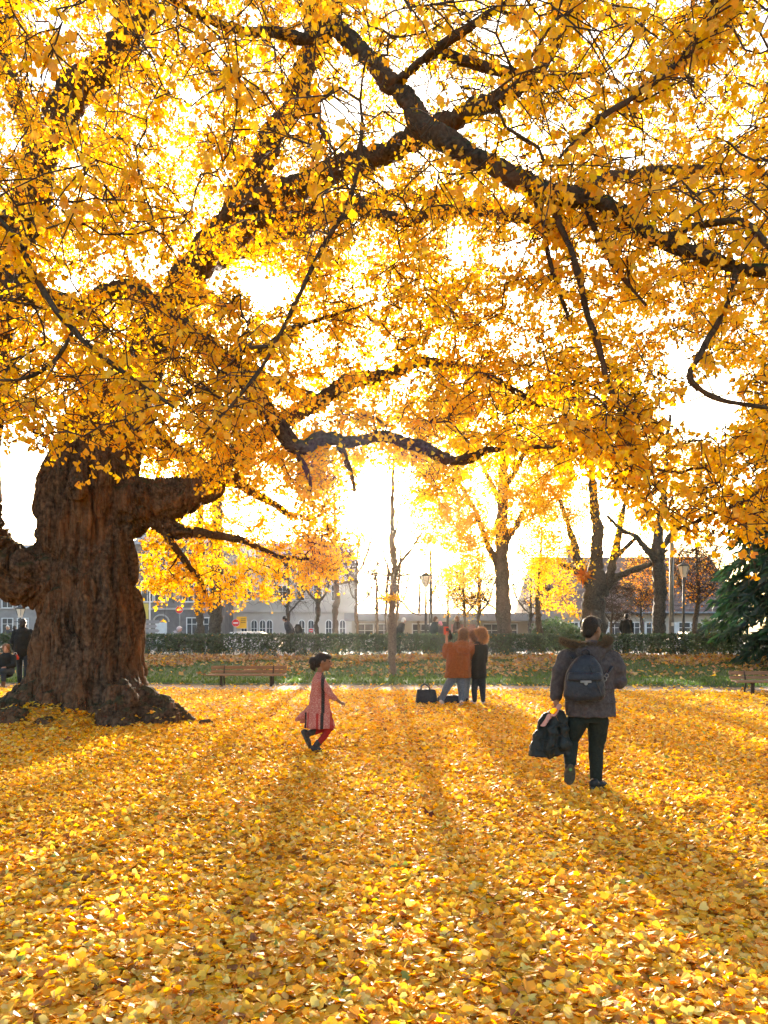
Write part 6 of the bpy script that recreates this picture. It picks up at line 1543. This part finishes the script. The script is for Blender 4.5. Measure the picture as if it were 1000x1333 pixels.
X = wx(21, 21.2); ob = empty('red_bag', (X, 21.15, gz1(X, 21.15) + .83), 'small red bag hanging from the hand of the black-coated person', 'bag'); mb = MB(); mb.loft([(0, 0, -.12, .10, .06), (0, 0, -.06, .11, .07), (0, 0, .02, .06, .04)], 12); blob('bag', mb, REDC, ob, .012, 2, .01, 14); mb = MB(); mb.tube([(-.05, 0, .02), (-.03, 0, .08), (.03, 0, .08), (.05, 0, .02)], .008, 6); mb.build('handle', WHITE, ob, True)
# seated on the left bench
Y = 20.6; X = wx(6, Y); st = empty('person', (X, Y, gz1(X, Y)), 'person in dark clothes and brown boots sitting on the bench left of the trunk', 'person')
mb = MB(); q = head_prims(mb, (0, .08, 1.04), -1.2, 1.0, .2); mb.chain([(0, .1, .86), (0, .09, .97)], [.058, .052], 10); mb.chain([(0, .12, .42), (0, .1, .78)], [.14, .13], 12)
for e in (-1, 1): mb.chain([(e * .10, .10, .42), (e * .11, -.30, .44), (e * .10 + .03, -.32, .08)], [.09, .065, .042], 10); mb.chain([(e * .2, .1, .80), (e * .25, -.02, .60), (e * .13, -.2, .55)], [.05, .042, .03], 8); hand_prims(mb, (e * .13, -.2, .55), (-.3 * e, -.8, 0), (0, 0, -1), 1, .6)
blob('body', mb, SKIN, st, .013, 1)
mb = MB(); mb.chain([(0, .12, .44), (0, .1, .76)], [.20, .185], 14)
for e in (-1, 1): mb.chain([(e * .19, .1, .80), (e * .26, -.02, .60), (e * .15, -.17, .56)], [.085, .075, .055], 10)
blob('coat', mb, BLACKC, st, .015, 2, .01, 14)
mb = MB()
for e in (-1, 1): mb.chain([(e * .10, .10, .43), (e * .11, -.30, .45), (e * .10 + .03, -.32, .2)], [.115, .09, .065], 10)
blob('trousers', mb, DARKJ, st, .015, 2)
BRN = plain('brown_leather', (.10, .045, .02, 1), (.16, .075, .035, 1), 20, .6)
for e in (-1, 1): shoe(st, (e * .10 + .03, -.26, .0), (e * .10 + .03, -.52, .0), (0, 0, 1), .05, .09, BRN, SOLE, 'boot', ((e * .10 + .03, -.32, .22), .06))
mb = MB(); mb.ell(q(-.02, 0, .03), (.11, .095, .105)); mb.ell(q(-.06, 0, -.08), (.08, .1, .12)); blob('hair', mb, HAIR_G, st, .012, 1, .008, 26)
PW = 'walkers on the promenade beyond the hedge'
GREYC = plain('grey_coat', (.06, .065, .07, 1), (.09, .095, .10, 1), 20, .9)
DKGR = plain('dark_green_coat', (.018, .035, .035, 1), (.03, .05, .05, 1), 20, .9)
figure(519, 37, .375, 1.70, 'walker in dark coat and white cap just right of the young tree', BLACKC, HAIR_B, DARKJ, .4, .35, WHITE, group=PW)
figure(564, 36, .375, 1.74, 'walker in dark green coat with glowing brown hair beside the lamp post', DKGR, HAIR_R, DARKJ, .2, .15, None, group=PW)
figure(577, 36.6, .375, 1.52, 'small walker in pale pink hat facing the green-coated one', GREYC, HAIR_B, JEANS, 2.9, .2, plain('pink_hat', (.75, .30, .38, 1), (.8, .38, .45, 1), 10, .9), group=PW)
figure(595, 37, .375, 1.76, 'walker with ginger hair in brown coat above the raised phone', plain('brown_coat', (.05, .03, .02, 1), (.08, .05, .035, 1), 20, .9), HAIR_G, DARKJ, 3.0, .0, None, group=PW)
figure(815.5, 37.5, .375, 1.90, 'dark figure standing upright with bowed head near the globe lamp', BLACKC, HAIR_B, BLACKC, 1.0, .05, None, True, group=PW)
figure(380, 38, .375, 1.78, 'stooping walker in dark grey with a pack on the back', GREYC, HAIR_B, DARKJ, 3.5, .45, None, group=PW)
X = wx(389, 38); rb = empty('rucksack', (X, 38, 1.45), 'dark rucksack on the stooping walker beyond the hedge', 'backpack'); mb = MB(); mb.loft([(0, 0, -.18, .14, .15), (0, 0, 0, .19, .17), (-.03, 0, .22, .16, .15), (-.06, 0, .32, .08, .08)], 16); blob('bag', mb, BLACKC, rb, .02, 2); mb = MB(); mb.tube([(-.1, -.15, .25), (-.22, -.16, .12), (-.2, -.16, -.1)], .02, 6); mb.build('strap', BLACKC, rb, True)
figure(10, 42, .0, 1.72, 'bystander with pale hat far behind the seated person', GREYC, HAIR_B, DARKJ, -1.4, 0, WHITE, group=PW)
figure(19, 43, .0, 1.70, 'bystander with dark hair far behind the seated person', GREYC, HAIR_B, DARKJ, 1.2, 0, None, group=PW)
# motorcyclist
Y = 41.8; X = wx(229, Y); mo = empty('motorcycle', (X, Y, .0), 'dark motorcycle ridden along the street beyond the hedge', 'motorcycle')
for dx in (-.68, .70):
    mb = MB(); mb.tube([(dx + .27 * math.cos(a), 0, .31 + .27 * math.sin(a)) for a in np.linspace(0, 2 * math.pi, 25)], .055, 8, False); w_ = mb.build('wheel', BLACK, mo, True); mb = MB(); mb.disc((dx, 0, .31), .2, (0, 1, 0), .05, 18); mb.build('rim', GALV, w_, True)
mb = MB(); mb.ell((.12, 0, .86), (.30, .15, .15)); mb.ell((-.05, 0, .5), (.32, .16, .2)); mb.chain([(-.15, 0, .82), (-.75, 0, .90)], [.11, .06], 10); mb.chain([(.3, 0, .8), (.5, 0, .9)], [.1, .06], 10); blob('body', mb, SHOE_B, mo, .02, 2)
mb = MB(); mb.tube([(.42, -.35, 1.08), (.48, 0, 1.02), (.42, .35, 1.08)], .018, 6); mb.tube([(.48, 0, 1.02), (.70, .06, .31)], .03, 6); mb.tube([(.38, -.33, 1.1), (.40, -.4, 1.3)], .01, 5); mb.build('handlebar', STEEL, mo, True)
mb = MB(); mb.ell((.43, -.42, 1.33), (.03, .08, .05)); mb.build('mirror', STEEL, mo, True)
mb = MB(); mb.ell((.62, 0, .88), (.08, .1, .1)); mb.build('headlight', GLASS, mo, True)
ri = empty('person', (X, Y, .0), 'motorcyclist in light jacket and pale helmet leaning forward', 'person')
LJ = plain('light_jacket', (.30, .27, .28, 1), (.50, .44, .44, 1), 7, .8); HELM = plain('helmet', (.62, .42, .42, 1), (.72, .66, .64, 1), 3, .35)
mb = MB(); head_prims(mb, (.20, 0, 1.50), 0, 1.0, .1); mb.chain([(.05, 0, 1.32), (.14, 0, 1.42)], [.06, .055], 8); mb.chain([(-.22, 0, .98), (-.02, 0, 1.26)], [.14, .14], 10)
for e in (-1, 1): mb.chain([(-.2, e * .1, .95), (.18, e * .2, .80), (.0, e * .2, .35)], [.09, .065, .045], 8); mb.chain([(.02, e * .2, 1.28), (.2, e * .3, 1.1), (.40, e * .32, 1.1)], [.05, .045, .032], 8); hand_prims(mb, (.38, e * .32, 1.1), (1, 0, -.2), (0, 0, -1), 1, .9)
blob('body', mb, SKIN, ri, .015, 1)
mb = MB(); mb.chain([(-.22, 0, 1.0), (-.1, 0, 1.14), (.0, 0, 1.26)], [.21, .22, .19], 12)
for e in (-1, 1): mb.chain([(.02, e * .19, 1.28), (.2, e * .3, 1.1), (.36, e * .32, 1.1)], [.09, .08, .06], 10)
blob('jacket', mb, LJ, ri, .018, 2, .012, 12)
mb = MB()
for e in (-1, 1): mb.chain([(-.2, e * .1, .95), (.18, e * .2, .80), (.0, e * .2, .35)], [.12, .09, .07], 10)
blob('trousers', mb, DARKJ, ri, .018, 2)
for e in (-1, 1): shoe(ri, (-.08, e * .2, .26), (.18, e * .2, .26), (0, 0, 1), .05, .09, SHOE_B)
mb = MB(); mb.ell((.19, 0, 1.53), (.155, .135, .145), 16, 12); hl = blob('helmet', mb, HELM, ri, .014, 2); mb = MB(); mb.ell((.245, 0, 1.53), (.11, .115, .055)); mb.build('visor', BLACK, hl, True)

# a single big brown leaf among the yellow ones
Y = 1600 / (1073 - 817); X = wx(562, Y)
LOB = [(0, -.1), (.12, .1), (.45, .0), (.32, .22), (.52, .42), (.26, .46), (.2, .66), (0, .95), (-.2, .66), (-.26, .46), (-.52, .42), (-.32, .22), (-.45, .0), (-.12, .1)]
V = [(0, .3, .02)] + [(a, b, .16 * math.sin(9 * a + 4 * b) + .18 * abs(a)) for a, b in LOB]; n_ = len(LOB)
me = mesh_np('brown_leaf', np.array(V) * .13, np.array([(0, 1 + i, 1 + (i + 1) % n_) for i in range(n_)]), False, np.tile((.14, .035, .02), (n_ + 1, 1)))
o = link('brown_leaf', me, FL); o.location = (X, Y, gz1(X, Y) + .075); o.rotation_euler = (.5, .2, .8); tag(o, 'single dark red-brown lobed leaf among the yellow leaves', 'leaf')

# ------------------------------------------------------------------ air
hm, hn, hl_ = nmat('haze_air')
hn.remove(hn['Principled BSDF'])
pv = hn.new('ShaderNodeVolumePrincipled')
pv.inputs['Color'].default_value = (1.0, .95, .88, 1)
pv.inputs['Density'].default_value = 0.00011
pv.inputs['Anisotropy'].default_value = 0.90
hl_.new(pv.outputs[0], hn['Material Output'].inputs['Volume'])
mb = MB(); mb.box((0, 760, 10.9), (1300, 1690, 25.0))
hz = mb.build('haze', hm)
tag(hz, 'thin sunlit autumn haze filling the air', 'haze', kind='stuff')
